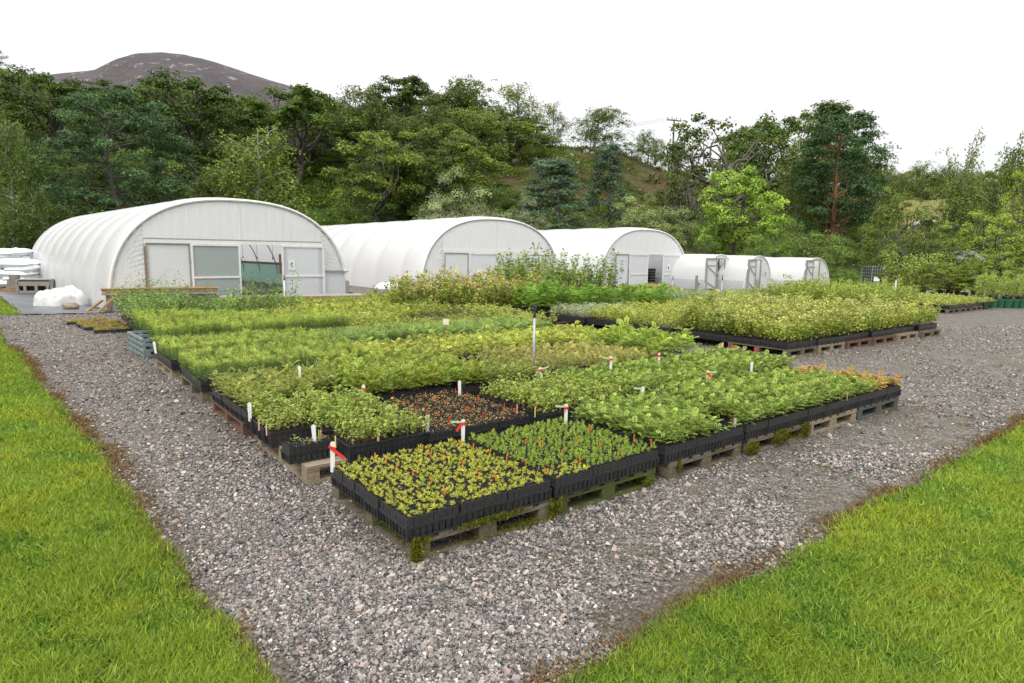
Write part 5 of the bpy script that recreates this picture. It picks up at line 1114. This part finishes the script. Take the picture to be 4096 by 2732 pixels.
P = on_ground(75, 1168); t_ = thing('block_pile', 'pile of grey concrete blocks in front of the white bags', 'block pile', (P[0], P[1], .0), .1)
MB().box((.35, 0, .07), (1.6, .5, .12)).obj('timber_base', M['wood_fresh'], t_)
for k, (x, w_) in enumerate([(-.02, .45), (.0, .40), (.02, .28)]): MB().box((x - .12, 0, .23 + k * .17), (w_, .22, .165), .05 * k).obj('concrete_block', M['concrete'], t_)
A = on_ground(82, 1191); t_ = thing('wooden_crate', 'grey slatted wooden crate with a board lid beside tunnel 6', 'crate', (-17.4, 23.7, 0), .30)
LX, LY, HH = 1.05, .95, .5
mb = MB(); [mb.box((x, y, HH / 2), (.09, .09, HH)) for x in (-LX / 2, LX / 2) for y in (-LY / 2, LY / 2)]; mb.box((0, -LY / 2 - .03, HH - .12), (LX, .03, .16)); mb.box((0, -LY / 2 - .03, .08), (LX, .03, .1)); [mb.box((x, -LY / 2 - .035, HH / 2 - .05), (.09, .03, HH - .3)) for x in (-.3, .05, .4)]
mb.obj('frame', M['wood_grey'], t_); mb = MB(); mb.box((-LX / 2 - .02, 0, HH / 2), (.02, LY, HH)); mb.box((LX / 2 + .02, 0, HH / 2), (.02, LY, HH)); mb.box((0, LY / 2, HH / 2), (LX, .02, HH)); mb.obj('side_boards', M['wood_grey'], t_)
mb = MB(); [mb.box((-LX / 2 + LX * (k + .5) / 8, 0, HH + .02), (LX / 8 * .97, LY + .1, .03)) for k in range(8)]; mb.obj('lid', M['wood_grey'], t_)
r = np.random.default_rng(2); n = 46; u = np.linspace(-1, 1, n); X, Y = np.meshgrid(u, u, indexing='ij'); rr_ = np.sqrt(X ** 2 + Y ** 2)
ridg = 1 - abs(vn(X * 1.5 + 3, Y * 1.5 + 3, 1.6, 3, 3) * 2 - 1); Zc = ((1 - rr_ ** 2.6).clip(0)) ** .6 * (.24 + .30 * vn(X + 5, Y + 5, 1.3, 2, 2)) + .22 * ridg * (rr_ < .97) * (.4 + .6 * vn(X, Y, 5, 4, 2))
mb = MB(); mb.grid(np.stack([X * .66 * (1 + .12 * np.sin(np.arctan2(Y, X) * 3 + 1)), Y * .55 * (1 + .15 * np.sin(np.arctan2(Y, X) * 4)), np.where(rr_ > 1, -.03, Zc + .02)], -1)); v_, q_, tt_, c_ = mb.arrays(); k = (rr_.ravel()[q_] < 1.06).all(1); mb = MB(); mb.add(v_, q_[k])
o = mb.obj('crumpled_sheet', M['white_cloth'], smooth=True); o.location = (-13.2, 18.7, .01); tag(o, 'crumpled heap of white sheeting on the black ground sheet', 'sheet heap')
o = rock(.20, .16, .12, 91).obj('boulder', simple('brown_rock', (.16, .12, .08), (.34, .27, .2), 9, .9, .4, .02), smooth=True); o.location = (-12.02, 17.45, .1); tag(o, 'rounded brown boulder lying on the black ground sheet', 'boulder')
# wooden frame table in front of tunnel 6, low plank staging beside it
def wp(px, py, D): return at_depth(px * S, py * S, D)
tA, tB = wp(233, 668, 17.0), wp(500, 667, 18.3); tl = float(np.hypot(*(tB - tA)[:2])); ta = math.atan2(tB[1] - tA[1], tB[0] - tA[0]); HT = float(tA[2])
t_ = thing('wooden_table', 'long wooden frame table with slanted braces in front of tunnel 6', 'table', (tA[0], tA[1], 0), ta)
mb = MB(); mb.box((tl / 2, 0, HT), (tl, .05, .07)); mb.box((tl / 2, .72, HT), (tl, .05, .07)); mb.box((tl / 2, .36, HT + .045), (tl + .06, .8, .018)); [mb.box((x, .36, HT), (.05, .67, .07)) for x in (.03, tl / 2, tl - .03)]; mb.obj('top', M['wood_fresh'], t_)
mb = MB(); mb.box((tl / 2, -.03, HT - .08), (tl, .02, .07)); mb.obj('apron', M['wood_grey'], t_)
for x in (.12, tl * .5, tl * .75, tl - .06):
    for y in (.05, .68): MB().box((x, y, HT / 2 - .02), (.07, .07, HT - .04)).obj('leg', M['wood_fresh'] if x in (.12, tl - .06) else M['wood_grey'], t_)
MB().bar((.42, -.04, HT - .03), (-.12, -.3, .0), .09, .04).obj('brace', M['wood_fresh'], t_); MB().bar((-.05, .55, HT * .5), (-.42, .15, .0), .09, .04).obj('brace', M['wood_fresh'], t_); MB().bar((-.45, .2, .03), (-.1, -.35, .03), .05, .04).obj('brace', M['wood_pale'], t_)
pA, pB = wp(505, 692, 17.8), wp(835, 692, 19.6); pl = float(np.hypot(*(pB - pA)[:2])); pa_ = math.atan2(pB[1] - pA[1], pB[0] - pA[0])
t_ = thing('plank_staging', 'low grey plank staging running along the doors of tunnel 6', 'staging', (pA[0], pA[1], 0), pa_)
mb = MB(); mb.box((pl / 2, .12, .40), (pl, .9, .03)); mb.obj('boards', M['wood_grey'], t_); MB().box((pl / 2, -.36, .34), (pl, .03, .12)).obj('front_rail', M['wood_fresh'], t_)
mb = MB(); [mb.box((x, y, .19), (.07, .07, .38)) for x in np.linspace(.1, pl - .1, 5) for y in (-.3, .5)]; mb.obj('legs_frame', M['wood_grey'], t_)
# flat trays on the gravel at the far left
FT = [(-.25, 12.5), (.15, 12.5), (-.40, 13.15), (.0, 13.15), (-.45, 13.8), (-.05, 13.8), (-.6, 14.45), (-.2, 14.45)]
mb = MB(); [mb.box(c_, d_) for c_, d_ in (((0, -.29, .035), (.38, .015, .07)), ((0, .29, .035), (.38, .015, .07)), ((-.19, 0, .035), (.015, .58, .07)), ((.19, 0, .035), (.015, .58, .07)), ((0, 0, .02), (.37, .57, .03)))]; FTm = mb.mesh('flat_tray', M['black'])
mbf = MB(); r = np.random.default_rng(9)
for q in range(160): mbf.merge(protos['rowanO' if r.random() < .3 else 'sparse'][r.integers(10)], (rotz(r.random() * 6, .75), np.array([r.uniform(-.17, .17), r.uniform(-.27, .27), .035])))
FTf = mbf.mesh('foliage', M['plant'], True)
for k, (u, v) in enumerate(FT):
    x, y, _ = W(u, v); t_ = thing('flat_tray', f'shallow black tray of orange seedlings on gravel near the table, {ORD[k]} from the front', 'plant tray', (x, y, .004), TH + .05 * (k % 3 - 1), 'flat trays on the gravel'); place('rim', FTm, t_); tag(place('foliage', FTf, t_, rz=PI * (k % 2)), kind='stuff')
for k, (u, v) in enumerate([(.02, 9.35), (.05, 8.75)]):
    x, y, _ = W(u, v); t_ = thing('plastic_crate', ['grey ventilated crate, farther one left of the tall pines', 'green-grey ventilated crate nearest the tall pines'][k], 'crate', (x, y, 0), TH + .06, 'crates at the left edge')
    mb = MB()
    for sy in (-1, 1): [mb.box((0, sy * .29, z_), (.38, .02, .04)) for z_ in (.03, .12, .21, .29)]; [mb.box((x_, sy * .29, .15), (.03, .025, .28)) for x_ in (-.18, 0, .18)]
    for sx in (-1, 1): [mb.box((sx * .19, 0, z_), (.02, .6, .04)) for z_ in (.03, .12, .21, .29)]; [mb.box((sx * .19, y_, .15), (.025, .03, .28)) for y_ in (-.28, -.1, .1, .28)]
    mb.obj('sides', M['glassgrey'], t_); MB().box((0, 0, .02), (.37, .57, .02)).obj('base', M['glassgrey'], t_)

# ------------------------------------------------------------------ posts, labels, markers
def sprinkler_post(px, ybase, ytop, label, D=None, zb=0., head=True, mat='galv', r_=.016):
    P = on_ground(px, ybase, zb) if D is None else at_depth(px, ytop, D); z1 = at_depth(px, ytop, P[1])[2]
    t_ = thing('sprinkler_post', label, 'sprinkler post', (P[0], P[1], 0), .4, None); MB().tube([(0, 0, 0), (0, 0, z1 - (.1 if head else 0))], r_, 8).obj('post', M[mat], t_, smooth=True)
    if head:
        mb = MB(); mb.tube([(0, 0, z1 - .14), (0, 0, z1 - .10), (0, 0, z1 - .09), (0, 0, z1 - .05)], [.022, .022, .014, .014], 8)
        mb.tube([(.022 * math.cos(a), 0, z1 - .028 + .026 * math.sin(a)) for a in np.linspace(0, 2 * PI, 13)], .006, 5); mb.bar((0, 0, z1 - .04), (.03, 0, z1 + .005), .012); mb.obj('sprinkler_head', M['metal_dark'], t_)
sprinkler_post(2139, 1508, 1222, 'nearest steel sprinkler post standing in the middle of the main block', D=7.5, r_=.017)
sprinkler_post(2890, 0, 1102, 'steel sprinkler post between far block and tunnel 3', D=20.0)
sprinkler_post(2692, 0, 1105, 'thin sprinkler post in front of the right side of tunnel 4', D=27.0)
sprinkler_post(3585, 0, 1120, 'steel post rising from the right end of the tall birches', D=19.0, head=False, r_=.03)
sprinkler_post(3972, 1208, 1100, 'steel post beside the green pots on the right', D=None, head=True)
sprinkler_post(1136, 0, 1100, 'white sprinkler post at the door of tunnel 6', D=17.6, head=True, mat='white_frame')
sprinkler_post(3135, 0, 1095, 'thin sprinkler post at the side of tunnel 1', D=31.0)
P = on_ground(2784, 1160); t_ = thing('tap_post', 'short wooden post with a black tap between tunnels 4 and 3', 'tap post', (P[0], P[1], 0), .6)
MB().box((0, 0, .37), (.10, .10, .74)).obj('post', M['wood_grey'], t_); MB().tube([(.12, 0, 0), (.12, 0, .28)], .02, 6).obj('pipe', M['blue'], t_); MB().bar((.05, 0, .32), (.24, 0, .30), .05).obj('tap', M['metal_dark'], t_)
P = at_depth(1390, 1180, 20.2); t_ = thing('tap_post', 'tap on a timber post at the right foot of tunnel 6', 'tap post', (P[0], P[1], 0), .6)
MB().box((0, 0, .4), (.10, .08, .8)).obj('post', M['wood_grey'], t_); MB().tube([(.05, -.08, 0), (.05, -.08, .38)], .022, 6).obj('pipe', M['blue'], t_); MB().bar((.02, -.08, .42), (.14, -.08, .40), .06).obj('tap', M['metal_dark'], t_)
P = at_depth(3245, 1180, 17); t_ = None
def big_label(px, ytop, ybase, z, label, ribbon=None, flagc=None, wpx=None, tilt=0.):
    P = on_ground(px, ybase, z); z1 = at_depth(px, ytop, P[1])[2]; h = z1 - z; w_ = .034
    t_ = thing('plant_label', label, 'plant label', (P[0], P[1], z), 0, 'large white plant labels'); t_.rotation_euler = (0, tilt, .15)
    mb = MB(); a = np.linspace(0, PI, 9); out_ = [(-w_ / 2 * .75, -.03), (w_ / 2 * .75, -.03)] + [(w_ / 2 * math.cos(q), h - w_ / 2 + w_ / 2 * math.sin(q)) for q in a]
    V = [(x, y, zz) for y in (-.0015, .0015) for x, zz in out_]; n = len(out_); Tt = [(0, q, q + 1) for q in range(1, n - 1)] + [(n, n + q + 1, n + q) for q in range(1, n - 1)]
    mb.add(V, [(q, n + q, n + (q + 1) % n, (q + 1) % n) for q in range(n)], Tt); mb.obj('blade', M['white_plastic'], t_)
    if ribbon:
        mb = MB(); mb.box((0, -.003, h * .76), (w_ * 1.12, .009, .016), ry=.1); s_ = ribbon; mb.bar((-.012, -.009, h * .78), (s_ * h * .42, -.012, h * (.38 if abs(s_) > .5 else .6)), .004, .020); mb.bar((-.0, -.009, h * .76), (-s_ * .025, -.011, h * .84), .004, .016); mb.obj('ribbon', M['red'], t_)
    if flagc: mb = MB(); mb.box((flagc * .05, -.004, h * .86), (.09, .003, .015), ry=-.08 * flagc); mb.obj('flag', M['mint'], t_)
    return t_
big_label(1330, 1766, 1872, .278, 'large white label with a red ribbon on the left corner of the front pine trays', ribbon=1, tilt=.03)
big_label(1852, 1676, 1752, .278, 'white label with red ribbon and pale flag between the two pine pallets', ribbon=-.8, flagc=-1)
big_label(2263, 1615, 1685, .30, 'white label with pale flag beside the first rowan trays', ribbon=-.3, flagc=-1)
big_label(1455, 1538, 1612, .27, 'white label with a red tie at the back of the round-leaved trays', ribbon=.2)
big_label(1000, 1610, 1672, .27, 'plain white label at the left edge of the round-leaved trays')
big_label(1258, 1698, 1762, .285, 'plain white label in the small tray on the bare pallet', tilt=-.05)
big_label(1710, 1660, 1722, .27, 'slim plain white label in the reddish seedling trays')
big_label(1838, 1522, 1575, .28, 'small plain white label behind the reddish seedling trays')
big_label(2168, 1468, 1515, .35, 'white label with pale flag right of the near steel post', ribbon=.3, flagc=1, tilt=-.2)
big_label(2443, 1425, 1475, .42, 'white label with pale flag in the ferny rowan canopy', ribbon=-.3, flagc=-1)
big_label(2830, 1482, 1530, .40, 'white label with red ribbon in the middle of the rowan canopy', ribbon=.9, flagc=1)
big_label(2570, 1547, 1590, .38, 'white label with pale flag near the front of the rowan canopy', flagc=-1)
big_label(2635, 1412, 1455, .40, 'white label with a red tie at the back of the rowan canopy', ribbon=-.5)
big_label(3005, 1447, 1490, .36, 'tiny white label at the right of the rowan canopy')
big_label(622, 1366, 1405, .36, 'white label at the left edge before the tall dark pines', tilt=-.1)
big_label(1198, 1463, 1500, .42, 'white label between bushy pines and olive rowans')
big_label(3645, 1202, 1218, .38, 'white label with a red ribbon left of the separate low block', ribbon=.6)
def card(px, ytop, D, w_, label, h=.14, rz=0):
    P = at_depth(px, ytop, D); t_ = thing('marker_card', label, 'marker card', (P[0], P[1], P[2]), rz, 'cream marker cards'); MB().box((0, 0, -h / 2), (w_, .006, h), ry=.06).obj('card', M['cream'], t_); MB().bar((0, .005, -h), (0, .005, -.55), .018).obj('stake', M['wood_pale'], t_)
card(1784, 1275, 10.8, .10, 'square cream marker card in the blue-green pines', .10)
card(2683, 1244, 16.5, .14, 'tilted cream marker card in the yellow far beds', .12, .3)
card(2874, 1158, 22, .11, 'small cream marker card in front of tunnel 3', .12)
card(2645, 1218, 16.6, .03, 'narrow cream marker stake beside the tilted card', .22)
def small_label(px, py, z, c_, lb, grp, h=.042, tilt=0.):
    P = on_ground(px, py, z); t_ = MB().box((0, 0, h / 2 - .01), (.009, .0025, h + .02)).obj('plant_label', M[c_]); t_.location = P; t_.rotation_euler = (0, tilt, .2); return tag(t_, lb, 'plant label', grp)
OR = [(1500, 1826), (1544, 1846), (1588, 1872), (1651, 1893), (1724, 1925), (1778, 1972), (1722, 1816), (1776, 1832), (1852, 1858), (1923, 1873), (1918, 1905), (1984, 1917), (1690, 1795), (1838, 1773), (1893, 1787), (1958, 1808), (2026, 1832), (2104, 1850), (2179, 1887), (1976, 1725), (2100, 1718), (2172, 1722), (2103, 1770), (2158, 1775), (2169, 1778), (2248, 1813), (2320, 1840), (2308, 1757), (2360, 1712), (2398, 1780), (2365, 1715), (2536, 1750), (2472, 1810), (2605, 1770)]
r = random.Random(4)
for k, (x, y) in enumerate(OR): small_label(x, y + 8, .278, 'orange', 'small orange label stick standing in the cells of the two front pine pallets', 'orange label sticks in the pine trays', tilt=r.gauss(0, .12))
small_label(1796, 1850, .278, 'yellow', 'single yellow label stick among orange ones in the front pine trays', 'odd label sticks')
RD = [(1575, 1600), (1620, 1619), (1663, 1640), (1710, 1655), (1756, 1664), (1797, 1685), (1746, 1598), (1790, 1612), (1703, 1582), (1822, 1568), (1868, 1585), (1915, 1600), (1872, 1640), (1888, 1648), (1932, 1665), (2018, 1630), (2060, 1650), (1865, 1645)]
for (x, y) in RD: small_label(x, y, .265, 'red', 'small red label stick among the reddish seedlings', 'red label sticks in the reddish trays', tilt=r.gauss(0, .08))
for (x, y, c_, n_) in [(1276, 1758, 'yellow', 'yellow label stick in the corner of the small lone tray'), (1284, 1756, 'pink', 'pink label stick in the corner of the small lone tray'), (1036, 1712, 'pink', 'pink label stick in the left round-leaved trays'), (1066, 1732, 'pink', 'pink label stick low in the left round-leaved trays'), (1342, 1782, 'yellow', 'yellow label stick at the front of the round-leaved trays'), (1515, 1757, 'pink', 'pink label stick at the front right of the round-leaved trays'), (1511, 1756, 'yellow', 'yellow label stick at the front right of the round-leaved trays'), (2068, 1648, 'pink', 'pink label stick at the right of the red sticks'), (1200, 1600, 'pink', 'pink label stick in the sparse olive rowans, left one'), (1232, 1605, 'pink', 'pink label stick in the sparse olive rowans, right one'), (2648, 1750, 'pink', 'pink label stick in the third front pallet, left one'), (2935, 1705, 'pink', 'pink label stick in the sparse rowan trays'), (2941, 1706, 'white_plastic', 'white label stick in the sparse rowan trays'), (3388, 1595, 'pink', 'pink label stick at the front of the pale fifth pallet'), (2140, 1660, 'yellow', 'yellow label stick in the second round-leaved trays'), (2130, 1580, 'yellow', 'yellow label stick behind the second round-leaved trays')]:
    small_label(x, y, .28, c_, n_, 'odd label sticks', .075)
for k, (x, y, c_) in enumerate([(3229, 1485, 'pink'), (3290, 1505, 'pink'), (3355, 1500, 'pink'), (3415, 1508, 'white_plastic'), (3485, 1515, 'white_plastic'), (3510, 1535, 'pink'), (3364, 1525, 'white_plastic'), (3560, 1525, 'pink'), (3438, 1525, 'pink')]):
    small_label(x, y + 8, .285, c_, f'{"pink" if c_ == "pink" else "white"} label stick among the orange rowans at the right end', 'label sticks in the orange rowans', .085)
for k, (x, y) in enumerate([(2552, 1338), (2590, 1344), (2625, 1347), (2662, 1351), (2700, 1356), (2743, 1361), (2890, 1378), (2930, 1388), (2975, 1394), (3020, 1402)]):
    P = on_ground(x, y + 6, .27); o = MB().box((0, 0, .02), (.03, .003, .08)).obj('plant_label', M['red'] if k % 2 else M['pink']); o.location = P; o.rotation_euler = (0, 0, -.4); tag(o, 'small red label on the shaded left face of the far block', 'plant label', 'red labels on the far block')

# ------------------------------------------------------------------ right-hand side: tanks, shed, bench, pots, hose, pallet
for k, (px, D) in enumerate([(3500, 42), (3600, 42.5)]):
    P = at_depth(px, 1065, D); h = P[2]; P[2] = 0; w_ = 1.05
    t_ = thing('caged_tank', ['black caged tank standing on a pallet, left one', 'black caged tank behind the young alder, right one'][k], 'tank', (P[0], P[1], 0), .1, 'caged black tanks')
    MB().box((0, 0, .2 + (h - .2) / 2), (w_ - .08, w_ - .08, h - .24)).obj('container', M['black'], t_)
    mb = MB()
    for z_ in np.linspace(.2, h - .02, 6): mb.box((0, -w_ / 2, z_), (w_, .02, .025)); mb.box((0, w_ / 2, z_), (w_, .02, .025)); mb.box((-w_ / 2, 0, z_), (.02, w_, .025)); mb.box((w_ / 2, 0, z_), (.02, w_, .025))
    for q in np.linspace(-w_ / 2, w_ / 2, 7): mb.box((q, -w_ / 2 - .02, .2 + (h - .2) / 2), (.02, .02, h - .2)); mb.box((-w_ / 2 - .02, q, .2 + (h - .2) / 2), (.02, .02, h - .2)); mb.box((w_ / 2 + .02, q, .2 + (h - .2) / 2), (.02, .02, h - .2))
    mb.obj('cage', M['galv'], t_); MB().box((-.2, -w_ / 2 - .04, .42), (.4, .01, .28)).obj('plate', M['white_plastic'], t_); MB().box((0, 0, .09), (w_, w_, .14)).obj('pallet_base', M['wood_pale'], t_)
P = at_depth(3790, 1000, 46); t_ = thing('shed', 'low dark shed with a grey felt roof behind the young trees', 'shed', (P[0], P[1], 0), .18)
MB().box((0, 0, .8), (7.4, 3, 1.6)).obj('wall', M['wood'], t_); mb = MB(); mb.add([(-4, -2, 1.62), (4, -2, 1.62), (4, 0, 2.35), (-4, 0, 2.35), (4, 2, 1.62), (-4, 2, 1.62), (-4, -2, 1.56), (4, -2, 1.56), (4, 0, 2.29), (-4, 0, 2.29), (4, 2, 1.56), (-4, 2, 1.56)], [(0, 1, 2, 3), (3, 2, 4, 5), (6, 9, 8, 7), (9, 11, 10, 8), (0, 6, 7, 1), (5, 4, 10, 11), (0, 3, 9, 6), (1, 7, 8, 2), (3, 5, 11, 9), (2, 8, 10, 4)]); mb.obj('roof', simple('roof_felt', (.13, .13, .13), (.2, .2, .2), 6, .9), t_)
P = at_depth(3420, 1075, 72); t_ = thing('bench', 'wooden park bench on the sunlit lawn behind tunnel 1', 'bench', (P[0], P[1], float(hz(P[0], P[1]))), .15)
MB().box((0, 0, .5), (3.0, .5, .07)).obj('seat', M['wood'], t_); mb = MB(); [mb.box((0, .28, z_), (3.0, .05, .14)) for z_ in (.74, .92)]; mb.obj('backrest', M['wood'], t_)
for x in (-1.25, 1.25): MB().box((x, 0, .23), (.09, .5, .47)).obj('leg', M['wood'], t_); MB().box((x, .3, .7), (.07, .07, .5)).obj('back_post', M['wood'], t_)
MB().box((0, .25, .99), (.16, .01, .08)).obj('plaque', M['white_plastic'], t_)
mb = MB(); a = np.linspace(0, 2 * PI, 13)
def pot(mat):
    mb = MB(); mb.tube([(0, 0, 0), (0, 0, .26), (0, 0, .26), (0, 0, .30)], [.11, .145, .155, .155], 12); return mb.mesh('pot_shell', mat)
PG, PK = pot(simple('green_plastic', (.02, .10, .045), (.03, .14, .06), 6, .5)), M['black']; PBm = pot(M['black'])
def cane(h, n, c0, c1, seed): return MB().merge(pl_leafy(np.random.default_rng(seed), h, n, .09, .022, c0, c1, .07, nst=4)).mesh('foliage', M['plant'], True)
CM = [cane(.95, 300, (.22, .34, .04), (.50, .56, .12), s_) for s_ in (1, 2, 3)]; r = random.Random(3)
for k in range(14):
    px = 3925 + (k % 7) * 30; D = 23.6 + (k // 7) * .55 + .1 * (k % 2); P = at_depth(px, 1100, D)
    t_ = thing('potted_willow', f'bright upright willow in a {"green" if k < 7 else "dark"} pot, {ORD[k % 7]} from left in {["front", "rear"][k // 7]} row', 'potted plant', (P[0], P[1], .004), r.random() * 6, 'potted willows at the right edge')
    place('pot', PG if k < 7 else PBm, t_); place('foliage', CM[k % 3], t_, (0, 0, .28), sc=(1, 1, r.uniform(.85, 1.2))); MB().box((0, 0, .27), (.18, .18, .01)).obj('compost', M['soil'], t_)
AM = [MB().merge(pl_leafy(np.random.default_rng(40 + s_), 1.5, 420, .085, .07, (.14, .24, .025), (.46, .52, .09), .22, nst=6)).mesh('foliage', M['plant'], True) for s_ in (0, 1, 2)]
k = 0
for row, (D, x0, x1, n) in enumerate([(27.2, 3640, 4090, 9), (28.8, 3560, 4110, 10), (31, 3560, 4110, 9)]):
    for i in range(n):
        px = x0 + (x1 - x0) * i / (n - 1); P = at_depth(px, 1100, D + r.uniform(-.3, .3)); t_ = thing('potted_sapling', f'leafy tall sapling in a black pot, {ORD[i]} from left in {["front", "middle", "rear"][row]} row', 'potted plant', (P[0], P[1], .004), r.random() * 6, 'potted saplings behind the yellow post')
        place('pot', PBm, t_); place('foliage', AM[(i + row) % 3], t_, (0, 0, .25), sc=(1, 1, r.uniform(.7, 1.15))); MB().box((0, 0, .27), (.18, .18, .01)).obj('compost', M['soil'], t_)
P = on_ground(3803, 1192); z1 = at_depth(3806, 1152, P[1])[2]; tag(MB().tube([(P[0], P[1], 0), (P[0] + .03, P[1], z1)], [.16, .09], 10).obj('yellow_post', M['yellow'], smooth=True), 'short tapering yellow post at the edge of the young saplings', 'post')
pts = []
for s_ in np.linspace(0, 1, 160):
    a = s_ * 2 * PI * 3.2; pts.append((1.0 * math.cos(a) * (1 - .12 * s_) + .03 * math.sin(5 * a), .42 * math.sin(a) * (1 - .2 * s_), .02 + .02 * s_))
P = on_ground(3925, 1219); c_ = np.array(pts) + np.array([P[0], P[1], 0]); tag(MB().tube(c_, .017, 6).obj('hose', M['yellow'], smooth=True), 'coiled yellow hose lying on the gravel by the green pots', 'hose')
h0 = [on_ground(x, y, .02) for x, y in ((3880, 1192), (3840, 1180), (3760, 1176), (3700, 1171), (3655, 1168))]; tag(MB().tube(h0, .022, 6).obj('hose', M['yellow'], smooth=True), 'straight yellow hose running in front of the sapling pots', 'hose')
P = on_ground(2960, 1167); o = rock(.16, .13, .10, 95).obj('boulder', M['concrete'], smooth=True); o.location = (P[0], P[1], .08); tag(o, 'small stone propping the door of tunnel 2', 'boulder')
P = at_depth(1560, 1160, 26.5); o = pillow(1.1, .8, .45, 71).obj('white_bag', M['bag'], smooth=True); o.location = (P[0], P[1], .0); tag(o, 'slumped white bag against the side of tunnel 5', 'bag')
P = at_depth(2035, 1120, 31.5); t_ = thing('bag_stack', 'pile of white bags inside the doorway of tunnel 5', 'bag stack', (P[0], P[1], 0), TH)
for k in range(6): pillow(1.3, .8, .26, 60 + k).obj('bag', M['bag'], t_, smooth=True).location = (0, 0, .02 + .16 * k)
# stack of black trays in the doorway of tunnel 4
x0, y0 = T4L[0] + math.cos(TH) * 4.05 - math.sin(TH) * .9, T4L[1] + math.sin(TH) * 4.05 + math.cos(TH) * .9
t_ = thing('tray_stack', 'tall stack of empty black trays in the doorway of tunnel 4', 'tray stack', (x0, y0, 0), TH)
for k in range(7): mb = MB(); [mb.box((-.5 + .5 * q, 0, .08 + k * .145), (.47, .8, .125)) for q in range(3)]; [mb.box((-.7 + .1 * q, -.41, .08 + k * .145), (.03, .02, .11)) for q in range(15)]; mb.obj('tray', M['black'], t_)
